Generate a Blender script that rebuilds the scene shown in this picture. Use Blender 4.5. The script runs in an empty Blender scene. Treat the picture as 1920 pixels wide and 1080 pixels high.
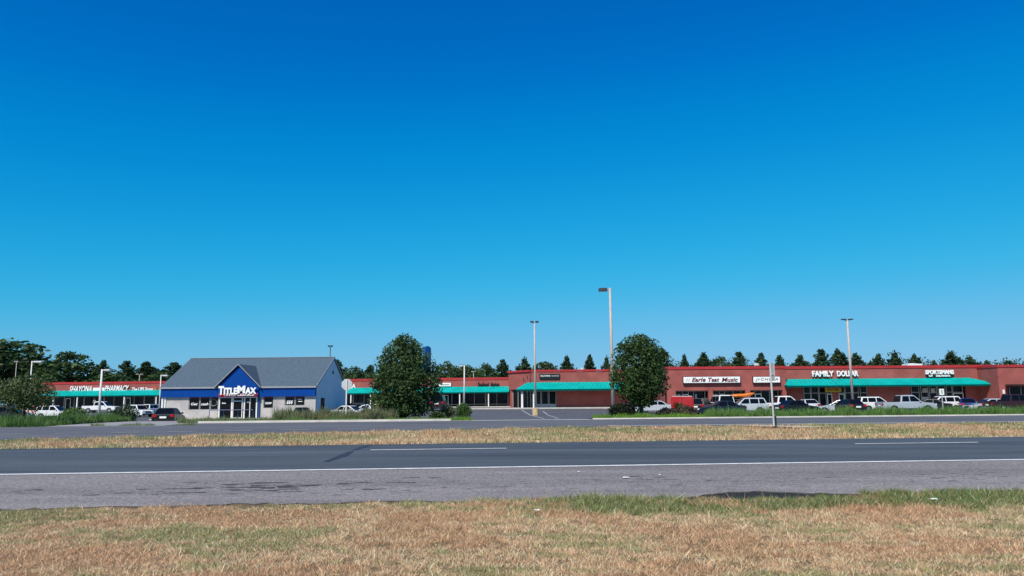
import bpy, bmesh, math, random
import numpy as np
from mathutils import Matrix, Vector
R = math.radians
random.seed(7); rng = np.random.default_rng(11)
scene = bpy.context.scene
COL = scene.collection

# ------------------------------------------------------------------ camera
F = 1450.0                      # focal length in pixels of the 1920 wide photograph
CAMH = 1.6
cam = bpy.data.cameras.new("Camera"); cam.sensor_width = 36; cam.lens = 36 * F / 1920
cam.clip_end = 6000; cam.clip_start = 0.1
camo = bpy.data.objects.new("Camera", cam); COL.objects.link(camo)
CR = Matrix.Rotation(R(98.28), 4, 'X') @ Matrix.Rotation(R(-0.45), 4, 'Z')
camo.matrix_world = Matrix.Translation((0, 0, CAMH)) @ CR
scene.camera = camo

# ------------------------------------------------------------------ sky, sun, exposure
SUN_EL, SUN_AZ = 49.0, 207.0    # azimuth clockwise from +Y: behind the camera, to the left
world = bpy.data.worlds.new("World"); scene.world = world; world.use_nodes = True
nt = world.node_tree; bg = nt.nodes['Background']
sky = nt.nodes.new('ShaderNodeTexSky'); sky.sky_type = 'NISHITA'; sky.sun_disc = False
sky.sun_elevation = R(SUN_EL); sky.sun_rotation = R(SUN_AZ)
sky.air_density = 1.0; sky.dust_density = 0.5; sky.ozone_density = 6.0
sc1 = nt.nodes.new('ShaderNodeVectorMath'); sc1.operation = 'SCALE'; sc1.inputs['Scale'].default_value = 0.1
crv = nt.nodes.new('ShaderNodeRGBCurve')
def setc(c, pts):
    while len(c.points) < len(pts): c.points.new(0.5, 0.5)
    for p, (x, y) in zip(c.points, pts): p.location = (x, y); p.handle_type = 'AUTO_CLAMPED'
setc(crv.mapping.curves[0], [(0, 0), (.09, .0), (.135, .002), (.256, .045), (.373, .147), (.6, .3), (1, .5)])
setc(crv.mapping.curves[1], [(0, 0), (.164, .138), (.238, .258), (.418, .445), (.532, .503), (1, .65)])
setc(crv.mapping.curves[2], [(0, 0), (.324, .509), (.438, .665), (.614, .783), (1, .9)])
crv.mapping.update()
sc2 = nt.nodes.new('ShaderNodeVectorMath'); sc2.operation = 'SCALE'; sc2.inputs['Scale'].default_value = 10
nt.links.new(sky.outputs[0], sc1.inputs[0]); nt.links.new(sc1.outputs[0], crv.inputs['Color'])
nt.links.new(crv.outputs[0], sc2.inputs[0]); nt.links.new(sc2.outputs[0], bg.inputs[0])
bg.inputs[1].default_value = 0.097
sun = bpy.data.lights.new("sun", 'SUN'); sun.energy = 5.0; sun.angle = R(0.53); sun.color = (1, .9, .77)
suno = bpy.data.objects.new("sun", sun); COL.objects.link(suno)
sdir = Vector((math.sin(R(SUN_AZ)) * math.cos(R(SUN_EL)), math.cos(R(SUN_AZ)) * math.cos(R(SUN_EL)), math.sin(R(SUN_EL))))
suno.rotation_euler = sdir.to_track_quat('Z', 'Y').to_euler(); suno.location = (0, 0, 60)
vs = scene.view_settings; vs.view_transform = 'Standard'; vs.look = 'None'; vs.exposure = 0.0; vs.gamma = 1
vs.use_curve_mapping = False

# ------------------------------------------------------------------ pixel rays, ground heights
CR3 = CR.to_3x3()
def ray(px, py): return CR3 @ Vector(((px - 960) / F, (540 - py) / F, -1))
def at(px, py, Y):
    d = ray(px, py); return Vector((0, 0, CAMH)) + d * (Y / d.y)
def X_at(px, Y, py=765): return at(px, py, Y).x
A = R(4.57); CA, SA = math.cos(A), math.sin(A)
def UVxy(u, v): return u * CA - v * SA, u * SA + v * CA
def UV_of(px, v):
    d = ray(px, 770); t = d.x / d.y
    Y = v / (CA - t * SA); X = t * Y
    return X * CA + Y * SA
NV = ([-60, 11.4, 12.4, 15.7, 19.3, 21.6, 24, 26.5, 52], [0, 0, .05, .257, .42, .43, .41, .35, .35])
CV = ([52, 66, 85, 106, 111, 145, 300], [.35, .05, 0, .40, .45, .45, .6])
LV = ([52, 57.5, 63, 67, 80, 93, 125, 147, 300], [.35, .33, .02, -.27, -.42, -.36, -.3, .3, .6])
RV = ([52, 60, 80, 97, 145, 300], [.35, .05, -.05, 0, .3, .5])
def sm(x, a, b):
    t = np.clip((x - a) / (b - a), 0, 1); return t * t * (3 - 2 * t)
def g(X, Y):
    X = np.asarray(X, float); Y = np.asarray(Y, float)
    v = -X * SA + Y * CA
    c = np.interp(v, *CV); l = np.interp(v, *LV); r = np.interp(v, *RV)
    wl = 1 - sm(X, -22, -10); wr = sm(X, 12, 22)
    far = c * (1 - wl) * (1 - wr) + l * wl + r * wr
    return np.where(v < 52, np.interp(v, *NV), far)
def gz(X, Y): return float(g(X, Y))
def wav(X, Y, seed, scale, n=10):
    r = np.random.default_rng(seed); s = np.zeros_like(np.asarray(X, float))
    for i in range(n):
        th = r.uniform(0, 6.283); k = r.uniform(.5, 1.7) / scale
        s += np.sin((X * math.cos(th) + Y * math.sin(th)) * k * 6.283 + r.uniform(0, 6.283))
    return s / math.sqrt(n / 2)

# ------------------------------------------------------------------ materials
MATS = {}
def mat(name, color=(.5, .5, .5), rough=.6, metal=0, spec=.5, var=0, scale=3.0, coat=0, bump=0, c2=None, detail=6, stretch=None):
    if name in MATS: return MATS[name]
    m = bpy.data.materials.new(name); m.use_nodes = True; n = m.node_tree.nodes; L = m.node_tree.links
    b = n['Principled BSDF']
    b.inputs['Base Color'].default_value = (*color, 1); b.inputs['Roughness'].default_value = rough
    b.inputs['Metallic'].default_value = metal; b.inputs['Specular IOR Level'].default_value = spec
    b.inputs['Coat Weight'].default_value = coat; b.inputs['Coat Roughness'].default_value = .05
    if var or c2 or bump:
        tc = n.new('ShaderNodeTexCoord'); mp = n.new('ShaderNodeMapping')
        if stretch: mp.inputs['Scale'].default_value = stretch
        no = n.new('ShaderNodeTexNoise'); no.inputs['Scale'].default_value = scale; no.inputs['Detail'].default_value = detail
        L.new(tc.outputs['Object'], mp.inputs[0]); L.new(mp.outputs[0], no.inputs['Vector'])
        rp = n.new('ShaderNodeValToRGB'); rp.color_ramp.elements[0].position = .3; rp.color_ramp.elements[1].position = .7
        c2 = c2 or tuple(min(1, c * (1 + var)) for c in color)
        rp.color_ramp.elements[0].color = (*[c * (1 - var) for c in color], 1); rp.color_ramp.elements[1].color = (*c2, 1)
        L.new(no.outputs['Fac'], rp.inputs[0]); L.new(rp.outputs[0], b.inputs['Base Color'])
        if bump:
            bp = n.new('ShaderNodeBump'); bp.inputs['Strength'].default_value = bump; bp.inputs['Distance'].default_value = .02
            L.new(no.outputs['Fac'], bp.inputs['Height']); L.new(bp.outputs[0], b.inputs['Normal'])
    MATS[name] = m; return m

def leaf_mat(name, transl=.25, rough=.55):
    m = bpy.data.materials.new(name); m.use_nodes = True; n = m.node_tree.nodes; L = m.node_tree.links
    b = n['Principled BSDF']; b.inputs['Roughness'].default_value = rough; b.inputs['Specular IOR Level'].default_value = .25
    at_ = n.new('ShaderNodeAttribute'); at_.attribute_name = 'Col'
    tr = n.new('ShaderNodeBsdfTranslucent'); mx = n.new('ShaderNodeMixShader'); mx.inputs[0].default_value = transl
    L.new(at_.outputs['Color'], b.inputs['Base Color']); L.new(at_.outputs['Color'], tr.inputs['Color'])
    L.new(b.outputs[0], mx.inputs[1]); L.new(tr.outputs[0], mx.inputs[2])
    L.new(mx.outputs[0], n['Material Output'].inputs[0]); return m
M_LEAF = leaf_mat('foliage', .22); M_BLADE = leaf_mat('grass_blade', .3, .7)

def asphalt(name, base, stain, light, speck=45, stain_amt=0.0):
    m = bpy.data.materials.new(name); m.use_nodes = True; n = m.node_tree.nodes; L = m.node_tree.links
    b = n['Principled BSDF']; b.inputs['Roughness'].default_value = .82; b.inputs['Specular IOR Level'].default_value = .3
    tc = n.new('ShaderNodeTexCoord')
    mp = n.new('ShaderNodeMapping'); mp.inputs['Rotation'].default_value = (0, 0, -A); mp.inputs['Scale'].default_value = (.09, .9, 1)
    no = n.new('ShaderNodeTexNoise'); no.inputs['Scale'].default_value = 1.6; no.inputs['Detail'].default_value = 5
    L.new(tc.outputs['Object'], mp.inputs[0]); L.new(mp.outputs[0], no.inputs['Vector'])
    r1 = n.new('ShaderNodeValToRGB'); r1.color_ramp.elements[0].position = .32; r1.color_ramp.elements[1].position = .68
    r1.color_ramp.elements[0].color = (*[c * .82 for c in base], 1); r1.color_ramp.elements[1].color = (*light, 1)
    L.new(no.outputs['Fac'], r1.inputs[0])
    sp = n.new('ShaderNodeTexNoise'); sp.inputs['Scale'].default_value = speck; sp.inputs['Detail'].default_value = 3
    L.new(tc.outputs['Object'], sp.inputs['Vector'])
    r2 = n.new('ShaderNodeValToRGB'); r2.color_ramp.elements[0].position = .35; r2.color_ramp.elements[1].position = .66
    r2.color_ramp.elements[0].color = (.68, .68, .68, 1); r2.color_ramp.elements[1].color = (1.35, 1.35, 1.35, 1)
    L.new(sp.outputs['Fac'], r2.inputs[0])
    mu = n.new('ShaderNodeMixRGB'); mu.blend_type = 'MULTIPLY'; mu.inputs[0].default_value = 1
    L.new(r1.outputs[0], mu.inputs[1]); L.new(r2.outputs[0], mu.inputs[2])
    out = mu.outputs[0]
    if stain_amt:
        mp2 = n.new('ShaderNodeMapping'); mp2.inputs['Rotation'].default_value = (0, 0, -A); mp2.inputs['Scale'].default_value = (.9, 4.2, 1)
        n2 = n.new('ShaderNodeTexNoise'); n2.inputs['Scale'].default_value = 3.4; n2.inputs['Detail'].default_value = 4; n2.inputs['Roughness'].default_value = .65
        L.new(tc.outputs['Object'], mp2.inputs[0]); L.new(mp2.outputs[0], n2.inputs['Vector'])
        r3 = n.new('ShaderNodeValToRGB'); r3.color_ramp.elements[0].position = stain_amt; r3.color_ramp.elements[1].position = stain_amt + .06
        r3.color_ramp.elements[0].color = (0, 0, 0, 1); r3.color_ramp.elements[1].color = (1, 1, 1, 1)
        L.new(n2.outputs['Fac'], r3.inputs[0])
        # stains keep to the worn wheel strip along the shoulder
        sx = n.new('ShaderNodeSeparateXYZ'); mp3 = n.new('ShaderNodeMapping'); mp3.inputs['Rotation'].default_value = (0, 0, -A)
        L.new(tc.outputs['Object'], mp3.inputs[0]); L.new(mp3.outputs[0], sx.inputs[0])
        r4 = n.new('ShaderNodeMapRange'); r4.inputs[1].default_value = .35; r4.inputs[2].default_value = 1.0; r4.inputs[3].default_value = 1; r4.inputs[4].default_value = 0
        ab = n.new('ShaderNodeMath'); ab.operation = 'ABSOLUTE'; su = n.new('ShaderNodeMath'); su.operation = 'SUBTRACT'; su.inputs[1].default_value = 13.75
        L.new(sx.outputs[1], su.inputs[0]); L.new(su.outputs[0], ab.inputs[0]); L.new(ab.outputs[0], r4.inputs[0])
        mm = n.new('ShaderNodeMath'); mm.operation = 'MULTIPLY'; L.new(r3.outputs[0], mm.inputs[0]); L.new(r4.outputs[0], mm.inputs[1])
        m3 = n.new('ShaderNodeMixRGB'); L.new(mm.outputs[0], m3.inputs[0]); L.new(out, m3.inputs[1]); m3.inputs[2].default_value = (*stain, 1)
        out = m3.outputs[0]
    L.new(out, b.inputs['Base Color'])
    bp = n.new('ShaderNodeBump'); bp.inputs['Strength'].default_value = .5; bp.inputs['Distance'].default_value = .01
    L.new(sp.outputs['Fac'], bp.inputs['Height']); L.new(bp.outputs[0], b.inputs['Normal'])
    return m

def brick_mat(name, c1, c2, mortar, s=1.0):
    m = bpy.data.materials.new(name); m.use_nodes = True; n = m.node_tree.nodes; L = m.node_tree.links
    b = n['Principled BSDF']; b.inputs['Roughness'].default_value = .85; b.inputs['Specular IOR Level'].default_value = .2
    tc = n.new('ShaderNodeTexCoord'); sx = n.new('ShaderNodeSeparateXYZ'); L.new(tc.outputs['Object'], sx.inputs[0])
    ad = n.new('ShaderNodeMath'); L.new(sx.outputs[0], ad.inputs[0]); L.new(sx.outputs[1], ad.inputs[1])
    cb = n.new('ShaderNodeCombineXYZ'); L.new(ad.outputs[0], cb.inputs[0]); L.new(sx.outputs[2], cb.inputs[1])
    br = n.new('ShaderNodeTexBrick'); br.inputs['Scale'].default_value = s
    br.inputs['Brick Width'].default_value = .22; br.inputs['Row Height'].default_value = .075; br.inputs['Mortar Size'].default_value = .008
    br.inputs['Color1'].default_value = (*c1, 1); br.inputs['Color2'].default_value = (*c2, 1); br.inputs['Mortar'].default_value = (*mortar, 1)
    L.new(cb.outputs[0], br.inputs['Vector'])
    no = n.new('ShaderNodeTexNoise'); no.inputs['Scale'].default_value = .55; no.inputs['Detail'].default_value = 7
    L.new(cb.outputs[0], no.inputs['Vector'])
    r2 = n.new('ShaderNodeValToRGB'); r2.color_ramp.elements[0].position = .3; r2.color_ramp.elements[1].position = .7
    r2.color_ramp.elements[0].color = (.78, .76, .76, 1); r2.color_ramp.elements[1].color = (1.15, 1.15, 1.15, 1)
    L.new(no.outputs['Fac'], r2.inputs[0])
    mu = n.new('ShaderNodeMixRGB'); mu.blend_type = 'MULTIPLY'; mu.inputs[0].default_value = 1
    L.new(br.outputs['Color'], mu.inputs[1]); L.new(r2.outputs[0], mu.inputs[2]); L.new(mu.outputs[0], b.inputs['Base Color'])
    return m

M_BRICK = brick_mat('red_brick', (.375, .085, .072), (.30, .066, .058), (.33, .165, .145))
M_TANBRICK = brick_mat('painted_grey_brick', (.52, .50, .49), (.43, .41, .40), (.46, .43, .42))
M_COPING = mat('red_metal_coping', (.42, .028, .03), .45, var=.12, scale=.7)
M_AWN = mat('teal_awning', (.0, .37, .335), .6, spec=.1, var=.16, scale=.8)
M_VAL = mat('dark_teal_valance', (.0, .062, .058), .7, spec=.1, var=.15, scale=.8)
M_GLASS = mat('dark_glass', (.006, .007, .009), .12, spec=.22, var=.3, scale=.5)
M_ALU = mat('aluminium_frame', (.42, .42, .42), .45, var=.1)
M_WHITE = mat('white_paint', (.78, .78, .77), .5, var=.05)
M_CONC = mat('concrete', (.46, .43, .38), .85, var=.18, scale=1.5)
M_KERB = mat('kerb_concrete', (.52, .49, .45), .85, var=.15, scale=1.5)
M_BLUE = mat('blue_cladding', (.0, .05, .27), .6, spec=.12, var=.12, scale=1.2)
M_BLUED = mat('blue_steel', (.01, .05, .16), .45, var=.1)
M_SHING = mat('grey_shingle', (.082, .118, .155), .95, spec=.1, var=.28, scale=7, detail=9, stretch=(.6, 1, 2.5), bump=.3)
M_TRIM = mat('grey_trim', (.30, .31, .33), .6, var=.1)
M_GWALL = mat('grey_wall_paint', (.74, .76, .76), .75, var=.08, scale=.8)
M_SIGNW = mat('white_sign_face', (.86, .86, .84), .4, var=.03)
M_LETW = mat('white_letter', (.9, .9, .9), .4, var=.02)
M_BLACK = mat('black_metal', (.012, .012, .013), .45, var=.2)
M_RED = mat('red_sign', (.55, .02, .03), .4, var=.08)
M_LETR = mat('dark_red_letter', (.16, .008, .02), .5, var=.1)
M_GREYL = mat('grey_letter', (.24, .24, .25), .5, var=.1)
M_YEL = mat('yellow_banner', (.62, .36, .015), .6, var=.1)
M_GALV = mat('galvanised_steel', (.52, .53, .54), .55, .2, var=.12, scale=2)
M_POLE = mat('tan_painted_pole', (.46, .40, .36), .6, var=.12, scale=1.5)
M_DKPOLE = mat('bronze_lamp_head', (.045, .05, .06), .5, var=.2)
M_WPOLE = mat('pale_pole', (.62, .62, .62), .5, var=.08)
M_TYRE = mat('tyre_rubber', (.014, .014, .015), .85, var=.2)
M_RIM = mat('alloy_rim', (.5, .5, .52), .3, .8, var=.1)
M_CGLASS = mat('car_glass', (.004, .005, .008), .15, spec=.16, var=.2, scale=2)
M_TRIMB = mat('black_plastic', (.018, .018, .02), .6, var=.2)
M_TAIL = mat('tail_light', (.45, .008, .01), .25, var=.1)
M_HEAD = mat('head_light', (.75, .78, .8), .1, spec=.8, var=.05)
M_BARK = mat('bark', (.07, .055, .042), .9, var=.35, scale=9, stretch=(1, 1, .25), bump=.6)
M_PAINT = mat('road_paint', (.70, .70, .68), .7, var=.18, scale=6)
M_PAINTW = mat('worn_road_paint', (.46, .47, .46), .75, c2=(.26, .26, .26), var=.1, scale=9)

# ------------------------------------------------------------------ mesh helpers
class MB:
    def __init__(s): s.v = []; s.f = []
    def add(s, vs, fs):
        o = len(s.v); s.v += [tuple(p) for p in vs]; s.f += [tuple(i + o for i in f) for f in fs]; return s
    def box(s, x0, x1, y0, y1, z0, z1):
        v = [(x, y, z) for z in (z0, z1) for y in (y0, y1) for x in (x0, x1)]
        return s.add(v, [(0, 2, 3, 1), (4, 5, 7, 6), (0, 1, 5, 4), (2, 6, 7, 3), (0, 4, 6, 2), (1, 3, 7, 5)])
    def cyl(s, p0, p1, r0, r1=None, n=12, cap=True):
        r1 = r0 if r1 is None else r1
        p0, p1 = Vector(p0), Vector(p1); d = (p1 - p0).normalized()
        a = d.orthogonal().normalized(); b = d.cross(a)
        v = [p + (a * math.cos(t) + b * math.sin(t)) * r for p, r in ((p0, r0), (p1, r1)) for t in [6.28319 * i / n for i in range(n)]]
        f = [(i, (i + 1) % n, n + (i + 1) % n, n + i) for i in range(n)]
        if cap: f += [tuple(range(n - 1, -1, -1)), tuple(range(n, 2 * n))]
        return s.add(v, f)
    def prism(s, pts, y0, y1):            # polygon in xz, extruded along y
        n = len(pts); v = [(x, y0, z) for x, z in pts] + [(x, y1, z) for x, z in pts]
        return s.add(v, [tuple(range(n)), tuple(range(2 * n - 1, n - 1, -1))] + [(i, n + i, n + (i + 1) % n, (i + 1) % n) for i in range(n)])
    def tube(s, pts, rad, n=8):
        for i in range(len(pts) - 1): s.cyl(pts[i], pts[i + 1], rad[i], rad[i + 1], n)
        return s
    def build(s, name, m, parent=None, smooth=False, bevel=0):
        me = bpy.data.meshes.new(name); me.from_pydata(s.v, [], s.f)
        bm = bmesh.new(); bm.from_mesh(me)
        if bevel: bmesh.ops.bevel(bm, geom=list(bm.edges), offset=bevel, segments=2, affect='EDGES', clamp_overlap=True)
        bmesh.ops.recalc_face_normals(bm, faces=bm.faces); bm.to_mesh(me); bm.free()
        me.materials.append(m)
        if smooth: me.polygons.foreach_set('use_smooth', [True] * len(me.polygons))
        o = bpy.data.objects.new(name, me); COL.objects.link(o); o.parent = parent; return o
def tag(o, label, cat, group=None, kind=None):
    if label: o['label'] = label
    if cat: o['category'] = cat
    if group: o['group'] = group
    if kind: o['kind'] = kind
    return o
def struct(o, kind='structure'): o['kind'] = kind; return o
def empty(name, loc, rz=0, label=None, cat=None, group=None):
    o = bpy.data.objects.new(name, None); COL.objects.link(o); o.location = loc; o.rotation_euler = (0, 0, rz)
    o.empty_display_size = .3; tag(o, label, cat, group); return o
def copy_tree(o, parent=None):
    c = o.copy(); COL.objects.link(c); c.parent = parent
    for ch in list(o.children): copy_tree(ch, c)
    return c
def np_mesh(name, verts, nper, cols, m, parent=None):
    """verts (N*nper,3): N separate faces with nper corners, cols (N,3)"""
    me = bpy.data.meshes.new(name); V = len(verts); N = V // nper
    me.vertices.add(V); me.vertices.foreach_set('co', np.ascontiguousarray(verts, dtype=np.float32).ravel())
    me.loops.add(V); me.loops.foreach_set('vertex_index', np.arange(V, dtype=np.int32))
    me.polygons.add(N); me.polygons.foreach_set('loop_start', np.arange(0, V, nper, dtype=np.int32))
    me.update(calc_edges=True)
    ca = me.color_attributes.new('Col', 'FLOAT_COLOR', 'POINT')
    c4 = np.ones((V, 4), np.float32); c4[:, :3] = np.repeat(np.clip(cols, .001, 1), nper, axis=0); ca.data.foreach_set('color', c4.ravel())
    me.materials.append(m)
    o = bpy.data.objects.new(name, me); COL.objects.link(o); o.parent = parent; return o
TXT = {}
def text_mesh(body, w, h, shear=0, bold=0.0, depth=.05, spacing=1.0):
    cu = bpy.data.curves.new('lettering', 'FONT'); cu.body = body; cu.size = 1; cu.shear = shear; cu.offset = bold
    cu.extrude = .02; cu.space_character = spacing; cu.resolution_u = 3
    ob = bpy.data.objects.new('lettering', cu); COL.objects.link(ob)
    bpy.context.view_layer.update()
    me = bpy.data.meshes.new_from_object(ob.evaluated_get(bpy.context.evaluated_depsgraph_get()))
    bpy.data.objects.remove(ob); bpy.data.curves.remove(cu)
    co = np.empty(len(me.vertices) * 3); me.vertices.foreach_get('co', co); co = co.reshape(-1, 3)
    lo, hi = co.min(0), co.max(0)
    x = (co[:, 0] - lo[0]) / (hi[0] - lo[0]) * w; z = (co[:, 1] - lo[1]) / (hi[1] - lo[1]) * h
    y = -(co[:, 2] - lo[2]) / (hi[2] - lo[2]) * depth
    me.vertices.foreach_set('co', np.stack([x, y, z], 1).ravel()); me.materials.clear(); me.update()
    return me
def text(name, body, parent, x, y, z, w, h, m, **k):
    me = text_mesh(body, w, h, **k); me.name = name; me.materials.append(m)
    o = bpy.data.objects.new(name, me); COL.objects.link(o); o.parent = parent; o.location = (x, y, z); return o

# ------------------------------------------------------------------ ground and roads
def merge(*a): return sorted(set(round(float(x), 3) for l in a for x in l))
def grid(name, us, vs, zf, m):
    U, V = np.meshgrid(us, vs); X = U * CA - V * SA; Y = U * SA + V * CA
    Z = zf(X, Y, U, V); n, k = len(us), len(vs)
    P = np.stack([X, Y, Z], -1).reshape(-1, 3)
    f = [(j * n + i, j * n + i + 1, (j + 1) * n + i + 1, (j + 1) * n + i) for j in range(k - 1) for i in range(n - 1)]
    me = bpy.data.meshes.new(name); me.from_pydata(P.tolist(), [], f); me.materials.append(m)
    o = bpy.data.objects.new(name, me); COL.objects.link(o); return struct(o)
# soil / thatch under the grass blades
def ground_mat():
    m = bpy.data.materials.new('dry_turf'); m.use_nodes = True; n = m.node_tree.nodes; L = m.node_tree.links
    b = n['Principled BSDF']; b.inputs['Roughness'].default_value = .95; b.inputs['Specular IOR Level'].default_value = .1
    tc = n.new('ShaderNodeTexCoord')
    n1 = n.new('ShaderNodeTexNoise'); n1.inputs['Scale'].default_value = .35; n1.inputs['Detail'].default_value = 6
    n2 = n.new('ShaderNodeTexNoise'); n2.inputs['Scale'].default_value = 14; n2.inputs['Detail'].default_value = 6
    L.new(tc.outputs['Object'], n1.inputs['Vector']); L.new(tc.outputs['Object'], n2.inputs['Vector'])
    r1 = n.new('ShaderNodeValToRGB'); e = r1.color_ramp.elements
    e[0].position = .35; e[0].color = (.12, .098, .05, 1); e[1].position = .6; e[1].color = (.21, .14, .08, 1)
    r2 = n.new('ShaderNodeValToRGB'); e = r2.color_ramp.elements
    e[0].position = .3; e[0].color = (.5, .5, .5, 1); e[1].position = .7; e[1].color = (1.4, 1.4, 1.4, 1)
    L.new(n1.outputs['Fac'], r1.inputs[0]); L.new(n2.outputs['Fac'], r2.inputs[0])
    mu = n.new('ShaderNodeMixRGB'); mu.blend_type = 'MULTIPLY'; mu.inputs[0].default_value = 1
    L.new(r1.outputs[0], mu.inputs[1]); L.new(r2.outputs[0], mu.inputs[2]); L.new(mu.outputs[0], b.inputs['Base Color'])
    return m
def zg(X, Y, U, V): return np.where(V > 50.6, g(X, Y) - .05, g(X, Y))
us = merge([-3000, -1500, -700, -400, -250], np.arange(-160, 161, 4), [250, 400, 700, 1500, 3000])
vs_ = merge([-60, -20], NV[0], np.arange(0, 11, 1.), np.arange(40, 60, 2), [50.6], CV[0], LV[0], RV[0], np.arange(60, 160, 4), [200, 300, 600, 1200, 4000])
grid('ground', us, vs_, zg, ground_mat())
M_LANE = asphalt('lane_asphalt', (.058, .071, .086), (.02, .02, .025), (.086, .103, .121), 55)
M_SHO = asphalt('shoulder_asphalt', (.20, .183, .18), (.05, .05, .055), (.25, .23, .225), 22, .585)
M_LOT = asphalt('lot_asphalt', (.085, .088, .098), (.03, .03, .03), (.115, .118, .128), 20)
def strip(name, u0, u1, v0, v1, off, m, nu=2):
    vv = merge([v0, v1], [v for v in NV[0] if v0 < v < v1])
    return grid(name, np.linspace(u0, u1, nu), vv, lambda X, Y, U, V: g(X, Y) + off, m)
# the shoulder has a ragged outer edge where the asphalt crumbles into the verge
ul = np.linspace(-40, 40, 500)
ed = 12.42 + .06 * wav(ul, ul * 0, 3, 2.2) + .035 * wav(ul, ul * 0, 4, .5)
hole = UV_of(1440, 12.4)
ed += .16 * np.exp(-(np.abs(ul - hole) / 1.25) ** 6)
mb = MB(); n = len(ul); rows = [ed, np.full(n, 13.2), np.full(n, 15.7)]
vv = []
for r in rows:
    for u, v in zip(ul, r):
        x, y = UVxy(u, v); vv.append((x, y, gz(x, y) + .02))
mb.add(vv, [(j * n + i, j * n + i + 1, (j + 1) * n + i + 1, (j + 1) * n + i) for j in range(2) for i in range(n - 1)])
vb = [vv[i] for i in range(n)] + [(p[0], p[1], p[2] - .14) for p in vv[:n]]
struct(mb.build('road_shoulder', M_SHO))
mb = MB().add(vb, [(i, i + 1, n + i + 1, n + i) for i in range(n - 1)]); struct(mb.build('asphalt_edge', mat('old_tar_edge', (.09, .08, .075), .95, var=.5, scale=9)))
# spots where the thin surfacing has worn through to dark tar
mb = MB(); rs = random.Random(4)
for i in range(64):
    u = rs.choice((rs.gauss(-3.2, 2.2), rs.gauss(-3.2, 2.2), rs.uniform(-9, 10))); v = 13.85 + .035 * u + rs.gauss(0, .36)
    L = rs.uniform(.04, .19) * (1.9 if rs.random() < .15 else 1); W = L * rs.uniform(.12, .3); k = 11
    ph = rs.uniform(0, 6); q = []
    for j in range(k):
        a = 6.28319 * j / k; rr = 1 + .35 * math.sin(3 * a + ph) + rs.uniform(-.15, .15)
        x, y = UVxy(u + math.cos(a) * L * rr, v + math.sin(a) * W * rr); q.append((x, y, gz(x, y) + .0245))
    mb.add(q, [tuple(range(k))])
struct(mb.build('worn_patch', mat('worn_tar', (.062, .060, .066), .85, var=.35, scale=14)))
mb = MB()   # washed out soil below the broken edge, colour blackened as the cavity's shadow
hs = np.linspace(hole - 1.7, hole + 1.6, 40); vt = []
for k, v in enumerate((12.2, 12.75)):
    for u in hs:
        x, y = UVxy(u, v if k else v + .05 * math.sin(u * 9) + .03 * math.sin(u * 23)); vt.append((x, y, gz(x, y) + .004))
mb.add(vt, [(i, i + 1, 40 + i + 1, 40 + i) for i in range(39)])
struct(mb.build('shadowed_soil', mat('shadow_black_soil', (.012, .011, .010), .95, var=.4, scale=8)))
strip('road', -400, 400, 15.7, 21.7, .016, M_LANE, 60)
strip('edge_line', -400, 400, 15.72, 15.85, .026, M_PAINT, 60)
def dashes(name, v, w, spans, m):
    mb = MB()
    for u0, u1 in spans:
        q = []
        for u, vq in ((u0, v), (u1, v), (u1, v + w), (u0, v + w)):
            x, y = UVxy(u, vq); q.append((x, y, gz(x, y) + .026))
        mb.add(q, [(0, 1, 2, 3)])
    return struct(mb.build(name, m))
ud = UV_of(696, 19.3)
dashes('lane_marking', 19.25, .11, [(ud + k * 12.2, ud + k * 12.2 + 3.3) for k in range(-6, 8)], M_PAINT)
strip('median_edge_line', UV_of(1800, 21.4), 80, 21.4, 21.5, .026, M_PAINTW, 20)
# tar filled crack running across the lane
mb = MB(); pts = [(UV_of(612, 17.0), 17.1), (UV_of(645, 18.2), 18.2), (UV_of(668, 19.6), 19.5), (UV_of(690, 21), 21.3)]
q = []
for k, (u, v) in enumerate(pts):
    for s_ in (-1, 1):
        x, y = UVxy(u + s_ * (.06 + .05 * (k % 2)), v); q.append((x, y, gz(x, y) + .022))
mb.add(q, [(2 * i, 2 * i + 1, 2 * i + 3, 2 * i + 2) for i in range(3)])
struct(mb.build('tar_seam', mat('tar', (.028, .03, .036), .6, var=.3, scale=6)))
# far carriageway
M_FAR = asphalt('far_lane_asphalt', (.10, .103, .115), (.02, .02, .025), (.135, .138, .15), 30)
EDGE = ([-900, -100, 40, 600, 960, 1300, 1700, 2600], [24.2, 26.6, 28.0, 32.0, 35.6, 36.6, 37.4, 38.5])   # median edge: picture column, distance
def edgeY(px): return np.interp(px, *EDGE)
mb = MB(); q = []
cols_ = [-900, -600, -300] + list(range(-150, 2100, 75)) + [2300, 2600]
for px in cols_:
    t_ = (px - 960) / F; ye = edgeY(px); q.append((t_ * ye, ye, gz(t_ * ye, ye) + .012))
for px in cols_:
    t_ = (px - 960) / F; yf = 49.65 / (CA - t_ * SA); q.append((t_ * yf, yf, .362))
n = len(cols_); mb.add(q, [(i, i + 1, n + i + 1, n + i) for i in range(n - 1)])
struct(mb.build('far_road', M_FAR))
def far_line(name, spans, w, off, m):
    mb = MB()
    for p0, p1 in spans:
        ps = np.linspace(p0, p1, max(2, int(abs(p1 - p0) / 40) + 1)); q = []
        for px in ps:
            y = np.interp(px, [-100, 40, 600, 1000, 1300, 2000], off); t_ = (px - 960) / F
            q += [(t_ * y, y, .376), (t_ * (y + w), y + w, .376)]
        mb.add(q, [(2 * i, 2 * i + 2, 2 * i + 3, 2 * i + 1) for i in range(len(ps) - 1)])
    return struct(mb.build(name, m))
far_line('far_lane_marking', [(10 + 104.5 * k - 210, 10 + 104.5 * k - 210 + 52) for k in range(13)], .3, [32.0, 32.7, 35.4, 37.2, 38, 39], M_PAINTW)
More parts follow.
